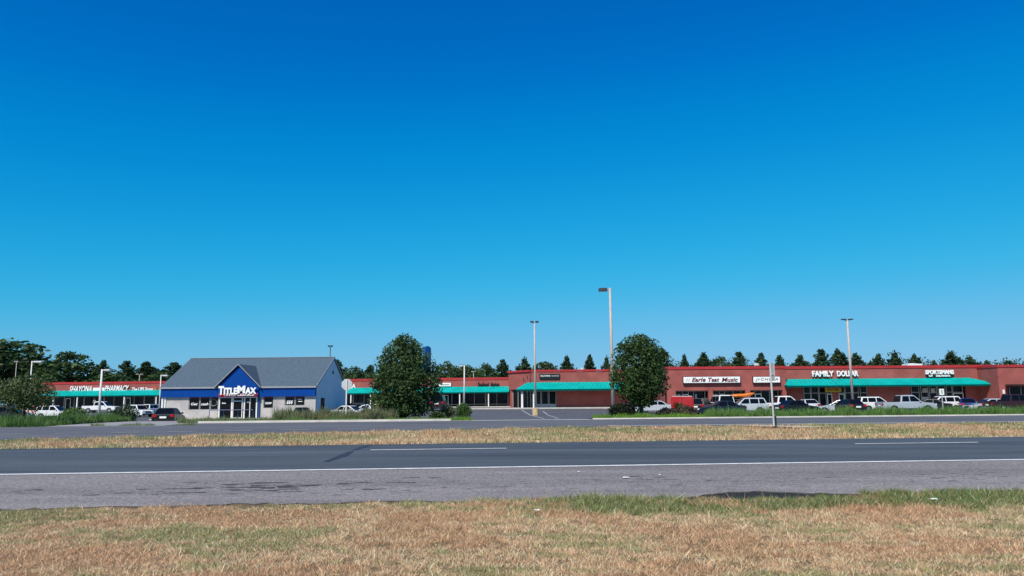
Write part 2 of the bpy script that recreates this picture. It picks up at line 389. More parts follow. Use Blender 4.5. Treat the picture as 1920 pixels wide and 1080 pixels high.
far_line('far_edge_line', [(1135, 2000)], .3, [32, 33, 35, 37.2, 37.6, 38.8], M_PAINT)
def kerb(name, px0, px1, v=49.65, h=.14, w=.45):
    a, b = UV_of(px0, v), UV_of(px1, v); mb = MB(); N = 30; q = []
    for i in range(N + 1):
        u = a + (b - a) * i / N
        for vq, dz in ((v, .01), (v + .02, h), (v + w, h), (v + w, -.1)):
            x, y = UVxy(u, vq); q.append((x, y, gz(x, y) + dz))
    mb.add(q, [(4 * i + k, 4 * i + k + 1, 4 * i + 5 + k, 4 * i + 4 + k) for i in range(N) for k in range(3)] + [(0, 1, 2, 3), (4 * N + 3, 4 * N + 2, 4 * N + 1, 4 * N)])
    return struct(mb.build(name, M_KERB))
kerb('kerb', 372, 845, w=.35); kerb('kerb', 1112, 2050, h=.09, w=.28)
strip('gutter', UV_of(846, 49.65), UV_of(1111, 49.65), 49.65, 50.6, .012, M_KERB, 12)
# car park asphalt, one sheet behind the planted islands with arms to the two drives
def lot(name, x0, x1, y0, y1, m, dz=0.0, step=2.0):
    xs = np.arange(x0, x1 + step * .5, step); ys = np.arange(y0, y1 + step * .5, step)
    Xg, Yg = np.meshgrid(xs, ys); Z = g(Xg, Yg) + dz; nx = len(xs)
    me = bpy.data.meshes.new(name); P = np.stack([Xg, Yg, Z], -1).reshape(-1, 3)
    me.from_pydata(P.tolist(), [], [(j * nx + i, j * nx + i + 1, (j + 1) * nx + i + 1, (j + 1) * nx + i) for j in range(len(ys) - 1) for i in range(nx - 1)])
    me.materials.append(m); o = bpy.data.objects.new(name, me); COL.objects.link(o); return struct(o)
lot('parking_lot', -120, 90, 61, 175, M_LOT)
xa, xb = X_at(862, 50), X_at(1116, 50)
lot('driveway', xa, xb, 50.55, 61, M_LOT, .004, .7)
lot('driveway', X_at(84, 50), X_at(352, 46), 43.4, 66, mat('pale_concrete_drive', (.27, .265, .26), .85, var=.15, scale=1.2), .02, .7)
# painted bay lines by the central lamp
mb = MB()
for (p0, q0, Y0), (p1, q1, Y1) in ((((978), 770, 104), ((1020), 784, 66)), (((1018), 772, 98), ((1050), 785, 64)),):
    a, b = X_at(p0, Y0), X_at(p1, Y1); q = []
    for i in range(13):
        x = a + (b - a) * i / 12; y = Y0 + (Y1 - Y0) * i / 12
        q += [(x - .09, y, gz(x, y) + .012), (x + .09, y, gz(x, y) + .012)]
    mb.add(q, [(2 * i, 2 * i + 1, 2 * i + 3, 2 * i + 2) for i in range(12)])
struct(mb.build('bay_line', M_PAINTW))

# ------------------------------------------------------------------ grass, weeds
def blades(name, X, Y, h, w, cols, lean=.5, m=M_BLADE, zoff=-.01, kind='stuff', zfun=None):
    N = len(X); Z = (zfun or g)(X, Y) + zoff
    th = rng.uniform(0, 6.283, N); dx, dy = np.cos(th) * w / 2, np.sin(th) * w / 2
    la = rng.uniform(0, 6.283, N); ll = h * lean * rng.uniform(.1, 1.2, N)
    b0 = np.stack([X - dx, Y - dy, Z], 1); b1 = np.stack([X + dx, Y + dy, Z], 1)
    tp = np.stack([X + np.cos(la) * ll, Y + np.sin(la) * ll, Z + h * rng.uniform(.7, 1, N)], 1)
    V = np.stack([b0, b1, tp], 1).reshape(-1, 3)
    o = np_mesh(name, V, 3, cols, m); o['kind'] = kind; return o
def palette(k, pal, jit=.4):
    c = np.asarray(pal)[k]; return c * rng.uniform(1 - jit, 1 + jit, (len(k), 1)) * rng.uniform(.94, 1.06, c.shape)
PAL = np.array([(.70, .455, .27), (.78, .59, .36), (.93, .78, .53), (.44, .42, .20), (.15, .23, .065), (.50, .30, .175)])
def dry_cols(X, Y, green):
    N = len(X); big = wav(X, Y, 21, 2.6) + .6 * wav(X * .6, Y * 2, 22, 1.1); mid = wav(X, Y, 23, .5)
    p = rng.random(N); k = np.zeros(N, int)
    k[p > .34] = 1; k[p > .72] = 2; k[p > .88] = 5
    warm = big > .5; k[warm & (p < .55)] = 0; k[warm & (p > .72)] = 5
    ol = (big + .5 * mid + rng.normal(0, .45, N)) < -.85 + green * 2.2
    k[ol & (p < .8)] = 3; k[ol & (p < .8) & (rng.random(N) < .10 + green * .75)] = 4
    return palette(k, PAL)
N = 1150000
v = 4.6 + (12.62 - 4.6) * rng.random(N) ** .85
tt = rng.uniform(-.72, .72, N); ub = tt * (v + 5) + .6; Xb, Yb = UVxy(ub, v)
keep = v < 12.38 + .10 * wav(ub, ub * 0, 31, 1.4) + .05 * wav(ub, ub * 0, 32, .35) - .16 * (np.abs(ub - hole) < 1.35)
Xb, Yb, ub, v = Xb[keep], Yb[keep], ub[keep], v[keep]
edge = sm(v, 10.3 + .35 * wav(ub, ub * 0, 33, 2.5), 11.3) * sm(ub, -1.5, 2.5) * 1.25
hh = rng.uniform(.014, .058, len(v)) * np.where(rng.random(len(v)) < .03, 1.8, 1) * (1 + .28 * wav(Xb, Yb, 24, .3)).clip(.4, 1.7) * (1 + 1.0 * edge) * np.where((np.abs(ub - hole) < 1.5) & (v > 11.8), .5, 1)
blades('dry_grass', Xb, Yb, hh, rng.uniform(.005, .014, len(v)), dry_cols(Xb, Yb, edge * .9 + .24 * sm(ub, 0, -6) - .16 * np.exp(-((ub - 1.5) / 3.5) ** 2) - .06), 1.2)
# median strip
N = 240000; v = rng.uniform(21.55, 38.5, N); tt = rng.uniform(-.74, .74, N); Yb = v / (CA - tt * SA); Xb = tt * Yb
ub = Xb * CA + Yb * SA
keep = (v > 21.75 + .12 * wav(ub, ub * 0, 41, 1.5)) & (Yb < edgeY(960 + tt * F) + .15 * wav(ub, ub * 0, 42, 2)); Xb, Yb, v = Xb[keep], Yb[keep], v[keep]
gm = .25 + .2 * wav(Xb, Yb, 43, 9) - .25 * sm(v, 28, 22)
cm = dry_cols(Xb * .5, Yb * .35, gm) * np.array([1.0, 1.0, .96])
blades('median_grass', Xb, Yb, rng.uniform(.04, .12, len(v)) * (1 + .4 * wav(Xb, Yb, 44, 1.8)).clip(.4, 2), rng.uniform(.012, .03, len(v)), cm, .7)
# planted islands beyond the far carriageway
GREENS = np.array([(.115, .23, .055), (.075, .16, .04), (.15, .28, .07), (.20, .26, .10), (.24, .23, .12), (.19, .15, .14), (.17, .32, .03), (.12, .25, .03)])
def weeds(name, px0, px1, v0, v1, N, h0, h1, w0, w1, ks, lean=.45, front=None):
    px = rng.uniform(px0, px1, N); v = v0 + (v1 - v0) * rng.random(N) ** 1.3
    if front: vf = np.interp(px, *front); v = vf + (v1 - vf) * rng.random(N) ** 1.3
    d = (px - 960) / F; Y = v / (CA - d * SA); X = d * Y
    lump = (1 + .38 * wav(X, Y, 51, 2.2) + .2 * wav(X, Y, 52, .7)).clip(.3, 1.9)
    h = rng.uniform(h0, h1, N) * lump
    k = np.asarray(ks)[rng.integers(0, len(ks), N)]
    sel = wav(X, Y, 53, 1.6) > .7; k[sel] = ks[0]
    o = blades(name, X, Y, h, rng.uniform(w0, w1, N), palette(k, GREENS, .3), lean, M_BLADE, -.06); return o
weeds('weeds', -40, 250, 50, 60, 36000, .24, .58, .02, .06, [0, 1, 2, 3, 1], front=([-40, 90, 150, 250], [45.2, 45.5, 50, 57.6]))
weeds('weeds', 340, 545, 50.2, 57, 15000, .12, .34, .02, .06, [3, 4, 1, 0, 4])
weeds('weeds', 520, 745, 51.5, 59, 30000, .30, .74, .03, .08, [4, 3, 1, 5, 3, 4])
weeds('turf', 515, 690, 50.1, 52.2, 9000, .12, .3, .03, .06, [2, 6, 3])
weeds('turf', 660, 885, 50.1, 57, 16000, .10, .24, .03, .06, [6, 7, 2])
weeds('turf', 1108, 1335, 50.1, 57.5, 18000, .14, .34, .03, .07, [6, 7, 2, 6])
weeds('weeds', 1318, 2000, 50.4, 60, 70000, .26, .58, .03, .08, [0, 2, 1, 2, 2])
weeds('weeds', 180, 372, 45.5, 46.6, 2600, .05, .22, .02, .05, [3, 4, 1])

# ------------------------------------------------------------------ trees
def rand_frames(N):
    a = rng.normal(size=(N, 3)); a /= np.linalg.norm(a, axis=1)[:, None]
    b = rng.normal(size=(N, 3)); b -= a * (a * b).sum(1)[:, None]; b /= np.linalg.norm(b, axis=1)[:, None]
    return a, b
def leaf_obj(name, P, size, cols, parent):
    N = len(P); a, b = rand_frames(N); s = (size * rng.uniform(.6, 1.35, N))[:, None]
    V = np.stack([P - a * s * .5, P + b * s * .32, P + a * s * .5, P - b * s * .32], 1).reshape(-1, 3)
    return np_mesh(name, V, 4, cols, M_LEAF, parent)
def broad_crown(z0, z1, rad, prof, K, per, clump, seed):
    r = np.random.default_rng(seed); t = r.random(K * 6)
    pt, pr = zip(*prof); rr = np.interp(t, pt, pr); t = t[r.random(K * 6) < rr ** 1.5][:K]; rr = np.interp(t, pt, pr)
    th = r.uniform(0, 6.283, len(t)); f = r.random(len(t)) ** .42
    lob = 1 + .16 * np.sin(3 * th + 5 * t + seed) + .12 * np.sin(7 * th - 9 * t) + .08 * np.sin(5 * th + 17 * t + 2 * seed)
    C = np.stack([np.cos(th) * rr * rad * f * lob, np.sin(th) * rr * rad * f * lob, z0 + (z1 - z0) * t], 1)
    tone = r.uniform(.55, 1.5, len(t))
    P = np.repeat(C, per, 0) + r.normal(size=(len(C) * per, 3)) * np.array([clump, clump, clump * .75])
    tp = ((P[:, 2] - z0) / (z1 - z0)); lim = np.interp(tp.clip(0, 1), pt, pr) * rad * 1.16 + .1; tn = np.repeat(tone, per)
    ok = (np.hypot(P[:, 0], P[:, 1]) < lim) & (tp < 1.02) & (tp > -.06); return P[ok], tn[ok]
def conifer_crown(H, rad, tiers, per, seed, tap=2.6):
    r = np.random.default_rng(seed); P = []; T = []
    for k in range(tiers):
        t = (k + .5) / tiers; z = H * (.08 + .9 * t); R0 = rad * min(1, (1 - t) * tap) ** .9 * r.uniform(.68, 1.22) + .1
        nb = max(4, int(9 * min(1, 2 * (1 - t)) + 3))
        for j in range(nb):
            th = r.uniform(0, 6.283); L = R0 * r.uniform(.6, 1.2); up = r.uniform(-.05, .35)
            s = r.random(per) ** .7
            q = np.stack([np.cos(th) * L * s, np.sin(th) * L * s, z + L * s * up + r.normal(0, .12, per)], 1)
            q += r.normal(size=(per, 3)) * (.10 + .16 * (1 - s))[:, None] * rad * .35
            P.append(q); T.append(np.full(per, r.uniform(.65, 1.3)))
    return np.concatenate(P), np.concatenate(T)
def trunk_mesh(name, H, r0, parent, limbs=(), lean=0, root=0):
    mb = MB(); mb.tube([(0, 0, -.25), (.03, 0, H * .3), (lean * .6, .04, H * .7), (lean, 0, H)], [r0 * 1.25, r0, r0 * .75, r0 * .3], 9)
    for (z, th, L, up) in limbs:
        e = (math.cos(th) * L, math.sin(th) * L, z + up); mdl = (e[0] * .5, e[1] * .5, z + up * .65)
        mb.tube([(0, 0, z), mdl, e], [r0 * .5, r0 * .32, r0 * .1], 6)
    return mb.build(name, M_BARK, parent, smooth=True)
DK = np.array([.048, .088, .026])
def shade_tree(px, Y, top, bot, halfw, prof, K, label, seed, col=DK, name='shade_tree', leaf=.19, per=26, clump=.24, cat='tree', group=None, tr=.11):
    x = X_at(px, Y); z = gz(x, Y); ztop = at(px, top, Y).z - z; zbot = at(px, bot, Y).z - z; rad = halfw / F * Y
    o = empty(name, (x, Y, z), 0, label, cat, group)
    rl = random.Random(seed)
    trunk_mesh('trunk', ztop * .8, tr, o, [(zbot + (ztop - zbot) * rl.uniform(.0, .5), rl.uniform(0, 6.28), rad * rl.uniform(.5, .85), rl.uniform(.4, 1.3)) for _ in range(9)])
    P, T = broad_crown(zbot, ztop, rad, prof, K, per, clump, seed)
    cols = col[None, :] * T[:, None] * rng.uniform(.75, 1.3, (len(P), 1))
    leaf_obj('crown', P, leaf, cols, o); return o
P1 = [(0, .55), (.06, .82), (.22, .97), (.4, 1.0), (.58, .92), (.75, .68), (.88, .42), (1, .12)]
P2 = [(0, .25), (.08, .55), (.25, .9), (.42, 1.0), (.65, .93), (.85, .70), (.95, .45), (1, .2)]
P3 = [(0, .35), (.2, .8), (.45, 1), (.7, .9), (.9, .55), (1, .2)]
shade_tree(757, 57, 626, 779, 61, P1, 760, 'large dense egg-shaped green tree left of the car park entrance drive', 5, tr=.16)
shade_tree(1202, 57, 626, 764, 50, P2, 560, 'rounded green tree on a short trunk right of the entrance drive', 9, tr=.13)
shade_tree(45, 46.5, 704, 772, 50, P3, 260, 'small open-crowned tree on the weedy verge at far left', 13, col=np.array([.08, .105, .036]), leaf=.14, per=18, clump=.24, tr=.07, name='young_tree')
# trees behind the shops
proto = {}
def back_proto(kind, k):
    key = (kind, k)
    if key in proto: return proto[key]
    o = empty('cedar_tree' if kind == 'C' else 'broadleaf_tree', (0, 0, 0))
    if kind == 'C':
        P, T = conifer_crown(10, 2.9, 17 + k, 52, 100 + k, 1.55 + .17 * ((k * 3) % 7)); s = .38; c = np.array([.036, .072, .030])
        trunk_mesh('trunk', 9.5, .16, o)
    else:
        P, T = broad_crown(1.2, 10, 3.6, P3, 130, 34, .5, 200 + k); s = .55; c = np.array([.052, .095, .030])
        trunk_mesh('trunk', 7.5, .2, o, [(2.5 + i, i * 2.1, 2, 1.6) for i in range(5)])
    leaf_obj('crown', P, s, c[None] * T[:, None] * rng.uniform(.7, 1.3, (len(P), 1)), o)
    proto[key] = o; return o
BT = [  # px, top, half width, kind, depth, label
 (18, 638, 60, 'B', 165, 'tallest broad dark tree at the left edge behind the shops'),
 (70, 690, 32, 'B', 160, 'low bushy tree between the tall dark tree and the round tree at far left'),
 (128, 662, 40, 'B', 175, 'broad rounded tree rising behind the left green awning'),
 (187, 677, 15, 'C', 185, 'narrow cedar directly behind the slim white lamp post at left'),
 (230, 678, 22, 'C', 190, 'cedar right of the slim white lamp post, above the pharmacy letters'),
 (272, 680, 24, 'C', 192, 'cedar behind the double-headed small lamp at left'),
 (322, 681, 26, 'C', 190, 'cedar partly hidden by the left slope of the grey roof'),
 (205, 700, 34, 'B', 170, 'low green tree just above the red coping near the slim white lamp post'),
 (300, 700, 30, 'B', 172, 'low tree in the gap left of the grey roof'),
 (632, 676, 22, 'C', 190, 'cedar just right of the grey gable wall'),
 (664, 689, 22, 'B', 185, 'pale rounded tree behind the back of the octagonal sign'),
 (692, 686, 14, 'C', 190, 'cedar touching the left side of the large egg-shaped tree'),
 (838, 677, 20, 'B', 188, 'round tree right of the blue pylon sign'),
 (872, 686, 20, 'B', 190, 'round tree behind the thin lamp post with left-pointing head'),
 (906, 683, 22, 'B', 186, 'round tree above the black lettered shop sign'),
 (946, 676, 17, 'C', 190, 'cedar left of the stepped brick corner'),
 (984, 673, 17, 'C', 192, 'cedar just left of the tall double-headed lamp post'),
 (1022, 680, 26, 'B', 194, 'pale rounded tree just right of the tall double-headed lamp post'),
 (1066, 669, 13, 'C', 192, 'pointed cedar above the blank brick wall, first right of the rounded tree'),
 (1103, 667, 14, 'C', 190, 'pointed cedar above the blank brick wall, second right of the rounded tree'),
 (1137, 671, 11, 'C', 190, 'pointed cedar just left of the tallest lamp post'),
 (1243, 655, 26, 'C', 186, 'tall cedar peeking out right of the rounded entrance tree'),
 (1288, 667, 11, 'C', 190, 'slim cedar above the left end of the red and white music sign'),
 (1325, 663, 20, 'C', 190, 'full cedar above the middle of the red and white music sign'),
 (1357, 668, 18, 'B', 192, 'pale rounded tree between two cedars behind the music shop'),
 (1393, 661, 20, 'C', 190, 'full cedar above the right end of the red and white music sign'),
 (1430, 664, 16, 'C', 190, 'cedar above the small grey-lettered white sign'),
 (1464, 667, 13, 'C', 190, 'cedar just right of the thin median sign post'),
 (1507, 667, 15, 'C', 190, 'cedar above the left end of the long green awning'),
 (1542, 656, 20, 'C', 188, 'tallest cedar above the big white letters, left of the leaning lamp'),
 (1578, 657, 19, 'C', 188, 'cedar immediately left of the leaning lamp post'),
 (1614, 663, 16, 'C', 190, 'cedar immediately right of the leaning lamp post'),
 (1650, 665, 14, 'C', 190, 'second cedar right of the leaning lamp post'),
 (1683, 662, 17, 'C', 190, 'cedar just left of the white rooftop unit'),
 (1720, 666, 15, 'C', 190, 'cedar behind the white rooftop unit'),
 (1755, 677, 11, 'C', 190, 'short cedar directly above the two-line white letters'),
 (1791, 660, 22, 'C', 188, 'broadest cedar right of the two-line white letters'),
 (1830, 670, 16, 'C', 190, 'cedar above the right end of the long green awning'),
 (1862, 677, 12, 'C', 192, 'small treetop above the step up in the right parapet'),
 (1902, 677, 22, 'B', 192, 'low rounded treetop at the right edge of the scene'),
]
used = set()
for i, (px, top, hw, kd, Y, lab) in enumerate(BT):
    p = back_proto(kd, (i * 5 + i // 3) % 7)
    if id(p) in used: o = copy_tree(p)
    else: o = p; used.add(id(p))
    x = X_at(px, Y); z = gz(x, Y); H = at(px, top, Y).z - z; w = hw / F * Y
    base_r = 2.9 if kd == 'C' else 3.6
    o.location = (x, Y, z); q_ = 1.75 if kd == 'C' else 1.3; o.scale = (w / base_r * q_, w / base_r * q_, H / 9.9); o.rotation_euler = (.03 * math.sin(i * 2.1), .05 * math.sin(i * 3.7), i * 1.7)
    tag(o, lab, 'tree', 'trees behind the shops')
# low scrub that closes the gaps between the trunks behind the shops
N = 34000; Xs = rng.uniform(-150, 165, N); Ys = rng.uniform(186, 200, N)
hz = np.where(Xs < 0, 8.4, np.where(Xs < 27, 6.5, 9.7)) * (1 + .07 * wav(Xs, Xs * 0, 61, 9) + .05 * wav(Xs, Xs * 0, 62, 3)); zz = .5 + hz * rng.random(N) ** .6
o = leaf_obj('woodland', np.stack([Xs, Ys, zz], 1), .55, np.array([.036, .066, .022])[None] * rng.uniform(.6, 1.4, (N, 1)), None); o['kind'] = 'stuff'

# shrubs
def shrub(name, px, Y, top, halfw, label, col, seed, flat=.9, leaf=.12, K=60, base=None, hmin=None):
    x = X_at(px, Y); z = gz(x, Y); ht = max(.4, at(px, top, Y).z - z); w = halfw / F * Y
    o = empty(name, (x, Y, z), 0, label, 'shrub')
    mb = MB(); rl = random.Random(seed)
    for i in range(7):
        th = rl.uniform(0, 6.28); mb.tube([(0, 0, -.05), (math.cos(th) * w * .3, math.sin(th) * w * .3, ht * .4), (math.cos(th) * w * .6, math.sin(th) * w * .6, ht * .8)], [.025, .018, .006], 5)
    mb.build('stem', M_BARK, o)
    P, T = broad_crown(.1, ht, w, [(0, .7), (.3, 1), (.65, .95), (.88, .6), (1, .2)], K, 28, .14, seed)
    leaf_obj('foliage', P, leaf, np.asarray(col)[None] * T[:, None] * rng.uniform(.75, 1.3, (len(P), 1)), o); return o
shrub('shrub', 868, 57, 756, 13, 'round clipped green shrub at the left corner of the entrance drive', (.07, .13, .03), 31, K=130, leaf=.09)
shrub('shrub', 838, 58, 760, 13, 'loose pale shrub between the egg-shaped tree and the round clipped shrub', (.11, .13, .06), 32)
shrub('shrub', 818, 55, 772, 14, 'low dark shrub beside the trunk of the egg-shaped tree', (.05, .085, .03), 33)
shrub('shrub', 724, 58, 764, 16, 'olive shrub left of the trunk of the egg-shaped tree', (.09, .10, .05), 34)
shrub('shrub', 688, 57, 766, 14, 'straggly grey-olive shrub among the weeds left of the large tree', (.11, .11, .06), 35)
shrub('hedge', 1166, 57, 757, 23, 'dark clipped hedge left of the rounded entrance tree trunk', (.016, .024, .012), 36, K=260)
shrub('shrub', 1250, 57, 764, 17, 'dusky purple-brown shrub right of the rounded entrance tree trunk', (.075, .062, .05), 37)
shrub('shrub', 1284, 57, 760, 19, 'largest dusky brown shrub in front of the red trailer', (.085, .07, .05), 38)
shrub('shrub', 1272, 58, 753, 10, 'small olive bush top showing against the red trailer', (.07, .075, .02), 39, K=35)
shrub('shrub', 236, 58, 759, 20, 'dark green bush at the right end of the left weedy verge', (.04, .075, .025), 40, K=80)
shrub('shrub', 140, 57, 764, 22, 'bright green bush in the left weedy verge', (.07, .14, .03), 41, K=80)

# ------------------------------------------------------------------ buildings
class Bld:
    """facade frame: local x along the front, y into the building, z up from the base"""
    def __init__(s, name, P0, yaw, label, cat='shop building'):
        s.o = empty(name, P0, yaw, label, cat)
        s.P = Vector(P0); s.M = Matrix.Rotation(-yaw, 3, 'Z'); s.yaw = yaw
    def lp(s, px, py, d=0):
        c = s.M @ (Vector((0, 0, CAMH)) - s.P); r = s.M @ ray(px, py)
        t = (d - c.y) / r.y; q = c + r * t; return q.x, q.z
    def bx(s, mb, x0, x1, py0, py1, d0, d1, raw=False):
        """pixel rectangle on the plane y=d0, extruded to y=d1; py1 None = down to the base"""
        xm = (x0 + x1) / 2
        X0, _ = s.lp(x0, py0, d0); X1, _ = s.lp(x1, py0, d0); _, Z1 = s.lp(xm, py0, d0)
        Z0 = 0 if py1 is None else s.lp(xm, py1, d0)[1]
        mb.box(X0, X1, min(d0, d1), max(d0, d1), Z0, Z1); return X0, X1, Z0, Z1
    def part(s, name, m, boxes, parent=None, bevel=0):
        mb = MB()
        for b in boxes: s.bx(mb, *b)
        return mb.build(name, m, parent or s.o, bevel=bevel)
    def window(s, x0, x1, py0, py1, d, split=(), name='window', frame=.06, fm=None):
        X0, _ = s.lp(x0, py0, d); X1, _ = s.lp(x1, py0, d); xm = (x0 + x1) / 2
        Z1 = s.lp(xm, py0, d)[1]; Z0 = .02 if py1 is None else s.lp(xm, py1, d)[1]
        w = MB().box(X0, X1, d, d + .05, Z0, Z1).build(name, M_GLASS, s.o)
        mb = MB(); f = frame
        mb.box(X0, X0 + f, d - .05, d - .004, Z0, Z1); mb.box(X1 - f, X1, d - .05, d - .004, Z0, Z1)
        mb.box(X0 + f, X1 - f, d - .05, d - .004, Z1 - f, Z1); mb.box(X0 + f, X1 - f, d - .05, d - .004, Z0, Z0 + f)
        for q in split:
            xq = X0 + (X1 - X0) * q; mb.box(xq - f / 2, xq + f / 2, d - .05, d - .004, Z0 + f, Z1 - f)
        mb.build('frame', fm or M_ALU, w); return w
def awning(B, X0, X1, ztop, zedge, zbot, out, hipL=0, hipR=0, d=-.02):
    """sloping metal canopy: top edge on the wall, outer edge 'out' metres forward"""
    mb = MB(); nseg = max(1, int((X1 - X0) / .6))
    v = [(X0 + hipL, d, ztop), (X1 - hipR, d, ztop), (X1, d - out, zedge), (X0, d - out, zedge)]
    lo = [(p[0], p[1], p[2] - .08) for p in v]
    fs = [(0, 1, 2, 3), (4, 7, 6, 5), (0, 3, 7, 4), (1, 5, 6, 2), (3, 2, 6, 7), (0, 4, 5, 1)]
    mb.add(v + lo, fs)
    if hipL: mb.add([(X0, d - out, zedge), (X0 + hipL, d, ztop), (X0, d, zedge)], [(0, 1, 2)])
    if hipR: mb.add([(X1, d - out, zedge), (X1 - hipR, d, ztop), (X1, d, zedge)], [(0, 1, 2)])
    # standing seams
    for i in range(nseg + 1):
        t = i / nseg; a = Vector(v[0]).lerp(Vector(v[1]), t); b = Vector(v[3]).lerp(Vector(v[2]), t)
        mb.add([a + Vector((-.015, 0, .004)), a + Vector((.015, 0, .004)), b + Vector((.015, 0, .004)), b + Vector((-.015, 0, .004)),
                a + Vector((-.015, 0, .035)), a + Vector((.015, 0, .035)), b + Vector((.015, 0, .035)), b + Vector((-.015, 0, .035))],
               [(4, 5, 6, 7), (0, 4, 7, 3), (1, 2, 6, 5), (2, 3, 7, 6)])
    a = mb.build('awning', M_AWN, B.o)
    w = MB(); w.box(X0 + .01, X1 - .01, d - out + .01, d - out + .09, zbot, zedge - .085)
    w.box(X0 + .02, X0 + .1, d - out + .1, d - .1, zbot, zedge - .085); w.box(X1 - .1, X1 - .02, d - out + .1, d - .1, zbot, zedge - .085)
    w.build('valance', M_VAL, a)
    MB().box(X0 + .12, X1 - .12, d - out + .1, d - .05, zbot + .05, zbot + .1).build('soffit', mat('soffit', (.25, .25, .25), .8, var=.1), a)
    return a
def sign_root(B, name, px, py, d, label, group=None):
    x, z = B.lp(px, py, d); q = B.P + Matrix.Rotation(B.yaw, 3, 'Z') @ Vector((x, d, z))
    return empty(name, q, B.yaw, label, 'sign', group)
def sign_text(B, root, body, x0, x1, py0, py1, d, m, name='lettering', **k):
    """text filling the pixel rectangle on plane y=d, child of root"""
    X0, Z1 = B.lp(x0, py0, d); X1, Z0 = B.lp(x1, py1, d)
    l = Matrix.Rotation(-B.yaw, 3, 'Z') @ (Vector(root.location) - B.P)
    return text(name, body, root, X0 - l.x, d - l.y, Z0 - l.z, X1 - X0, Z1 - Z0, m, **k)
def sign_box(B, root, x0, x1, py0, py1, d0, d1, m, name='sign_panel', bevel=.02):
    l = Matrix.Rotation(-B.yaw, 3, 'Z') @ (Vector(root.location) - B.P)
    mb = MB(); B.bx(mb, x0, x1, py0, py1, d0, d1)
    mb.v = [(p[0] - l.x, p[1] - l.y, p[2] - l.z) for p in mb.v]
    return mb.build(name, m, root, bevel=bevel)
def walk(B, X0, X1, d0, d1, h=.14):
    """raised concrete walk in front of a building, in the building's frame"""
    Rm = Matrix.Rotation(B.yaw, 3, 'Z'); mb = MB().box(X0, X1, d0, d1, -.6, h)
    mb.v = [tuple(B.P + Rm @ Vector(p)) for p in mb.v]
    return struct(mb.build('sidewalk', M_KERB))

# ---- back row of shops (seen left and centre)
pa = Vector((X_at(78, 154), 154, .45)); pb = Vector((X_at(958, 143), 143, .45)); yaw = math.atan2(pb.y - pa.y, pb.x - pa.x)
B = Bld('shop_row', pa, yaw, 'long low brick shop row with green awning behind the blue-gabled shop')
LW = (pb - pa).length
ztop = 4.98; aw_t, aw_e, aw_b = 3.75, 2.78, 2.5
mb = MB(); mb.box(0, LW, 0, .3, 3.0, ztop); mb.box(0, .5, 0, .3, 0, 3.0); mb.box(LW - .5, LW, 0, .3, 0, 3.0)
mb.box(0, .3, .3, 18, 0, ztop); mb.box(LW - .3, LW, .3, 18, 0, ztop); mb.box(0, LW, 18, 18.3, 0, ztop)
mb.build('wall', M_BRICK, B.o)
MB().box(.3, LW - .3, .3, 18, 4.4, 4.6).build('roof', mat('flat_roof', (.3, .3, .3), .9, var=.1), B.o)
MB().box(-.06, LW + .06, -.08, .38, ztop, ztop + .42).build('coping', M_COPING, B.o)
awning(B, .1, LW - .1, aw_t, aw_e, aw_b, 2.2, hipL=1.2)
nb = 22; dxb = (LW - 1) / nb
for i in range(nb):
    x0 = .5 + i * dxb
    isdoor = i % 3 == 1
    w = MB().box(x0 + .06, x0 + dxb - .06, .12, .17, .02, 2.98).build('window', M_GLASS, B.o)
    f = MB()
    for q in (0, .5, 1): f.box(x0 + .06 + (dxb - .12) * q - .03, x0 + .06 + (dxb - .12) * q + .03, .05, .11, .02, 2.98)
    f.box(x0 + .1, x0 + dxb - .1, .05, .108, .5, .56)
    f.build('frame', M_ALU, w)
    if isdoor:
        d_ = MB().box(x0 + .4, x0 + 1.35, .0, .04, .02, 2.15).build('door', M_GLASS, B.o)
        MB().box(x0 + .33, x0 + .41, -.04, .0, .02, 2.25).box(x0 + 1.34, x0 + 1.42, -.04, .0, .02, 2.25).box(x0 + .41, x0 + 1.34, -.04, .0, 2.16, 2.25).build('frame', M_WHITE, d_)
    if i % 4 == 2 and i not in (14, ):
        MB().box(x0 + 1.9, x0 + 2.5, .04, .045, 1.3, 1.9).build('poster', M_SIGNW, B.o)
for px in (100, 145, 233, 293, 658, 695, 862, 916):
    x, _ = B.lp(px, 750, -2.0); MB().box(x - .09, x + .09, -2.1, -1.92, 0, aw_b).build('column', M_WHITE, B.o)
walk(B, -2, LW + 1, -3.2, .3)
o = sign_root(B, 'shop_sign', 185, 729, -.1, 'slanted white letters of the two-word pharmacy sign above the left green awning')
sign_text(B, o, 'SHAYONA', 131, 172, 724, 735, -.12, M_LETW, shear=.35, bold=.012, depth=.12)
sign_box(B, o, 174, 196, 727, 734.5, -.14, -.02, M_SIGNW)
sign_text(B, o, 'PHARMACY', 197, 242, 723, 734, -.12, M_LETW, shear=.35, bold=.012, depth=.12)
o = sign_root(B, 'shop_sign', 268, 728, -.1, 'small white lettered parcel shop sign with orange disc beside the grey roof')
sign_text(B, o, 'The UPS Store', 248, 287, 726.5, 733, -.1, M_LETW, bold=.02, depth=.1)
l = MB().cyl((0, -.12, 0), (0, -.02, 0), .32, n=20); x, z = B.lp(291, 729, 0); lc = Matrix.Rotation(-B.yaw, 3, 'Z') @ (Vector(o.location) - B.P)
l.v = [(p[0] + x - lc.x, p[1] - lc.y, p[2] + z - lc.z) for p in l.v]; l.build('emblem', mat('orange_emblem', (.55, .14, .03), .5, var=.1), o)
o = sign_root(B, 'shop_sign', 655, 726, -.1, 'white letters ending in ZA partly behind the octagonal sign back')
sign_text(B, o, 'PIZZA', 640, 667, 720, 728, -.12, M_LETW, bold=.02, depth=.1)
o = sign_root(B, 'shop_sign', 828, 721, -.1, 'small white box sign on red coping right of the egg-shaped tree')
sign_box(B, o, 812, 845.5, 718, 724.5, -.3, -.02, M_SIGNW)
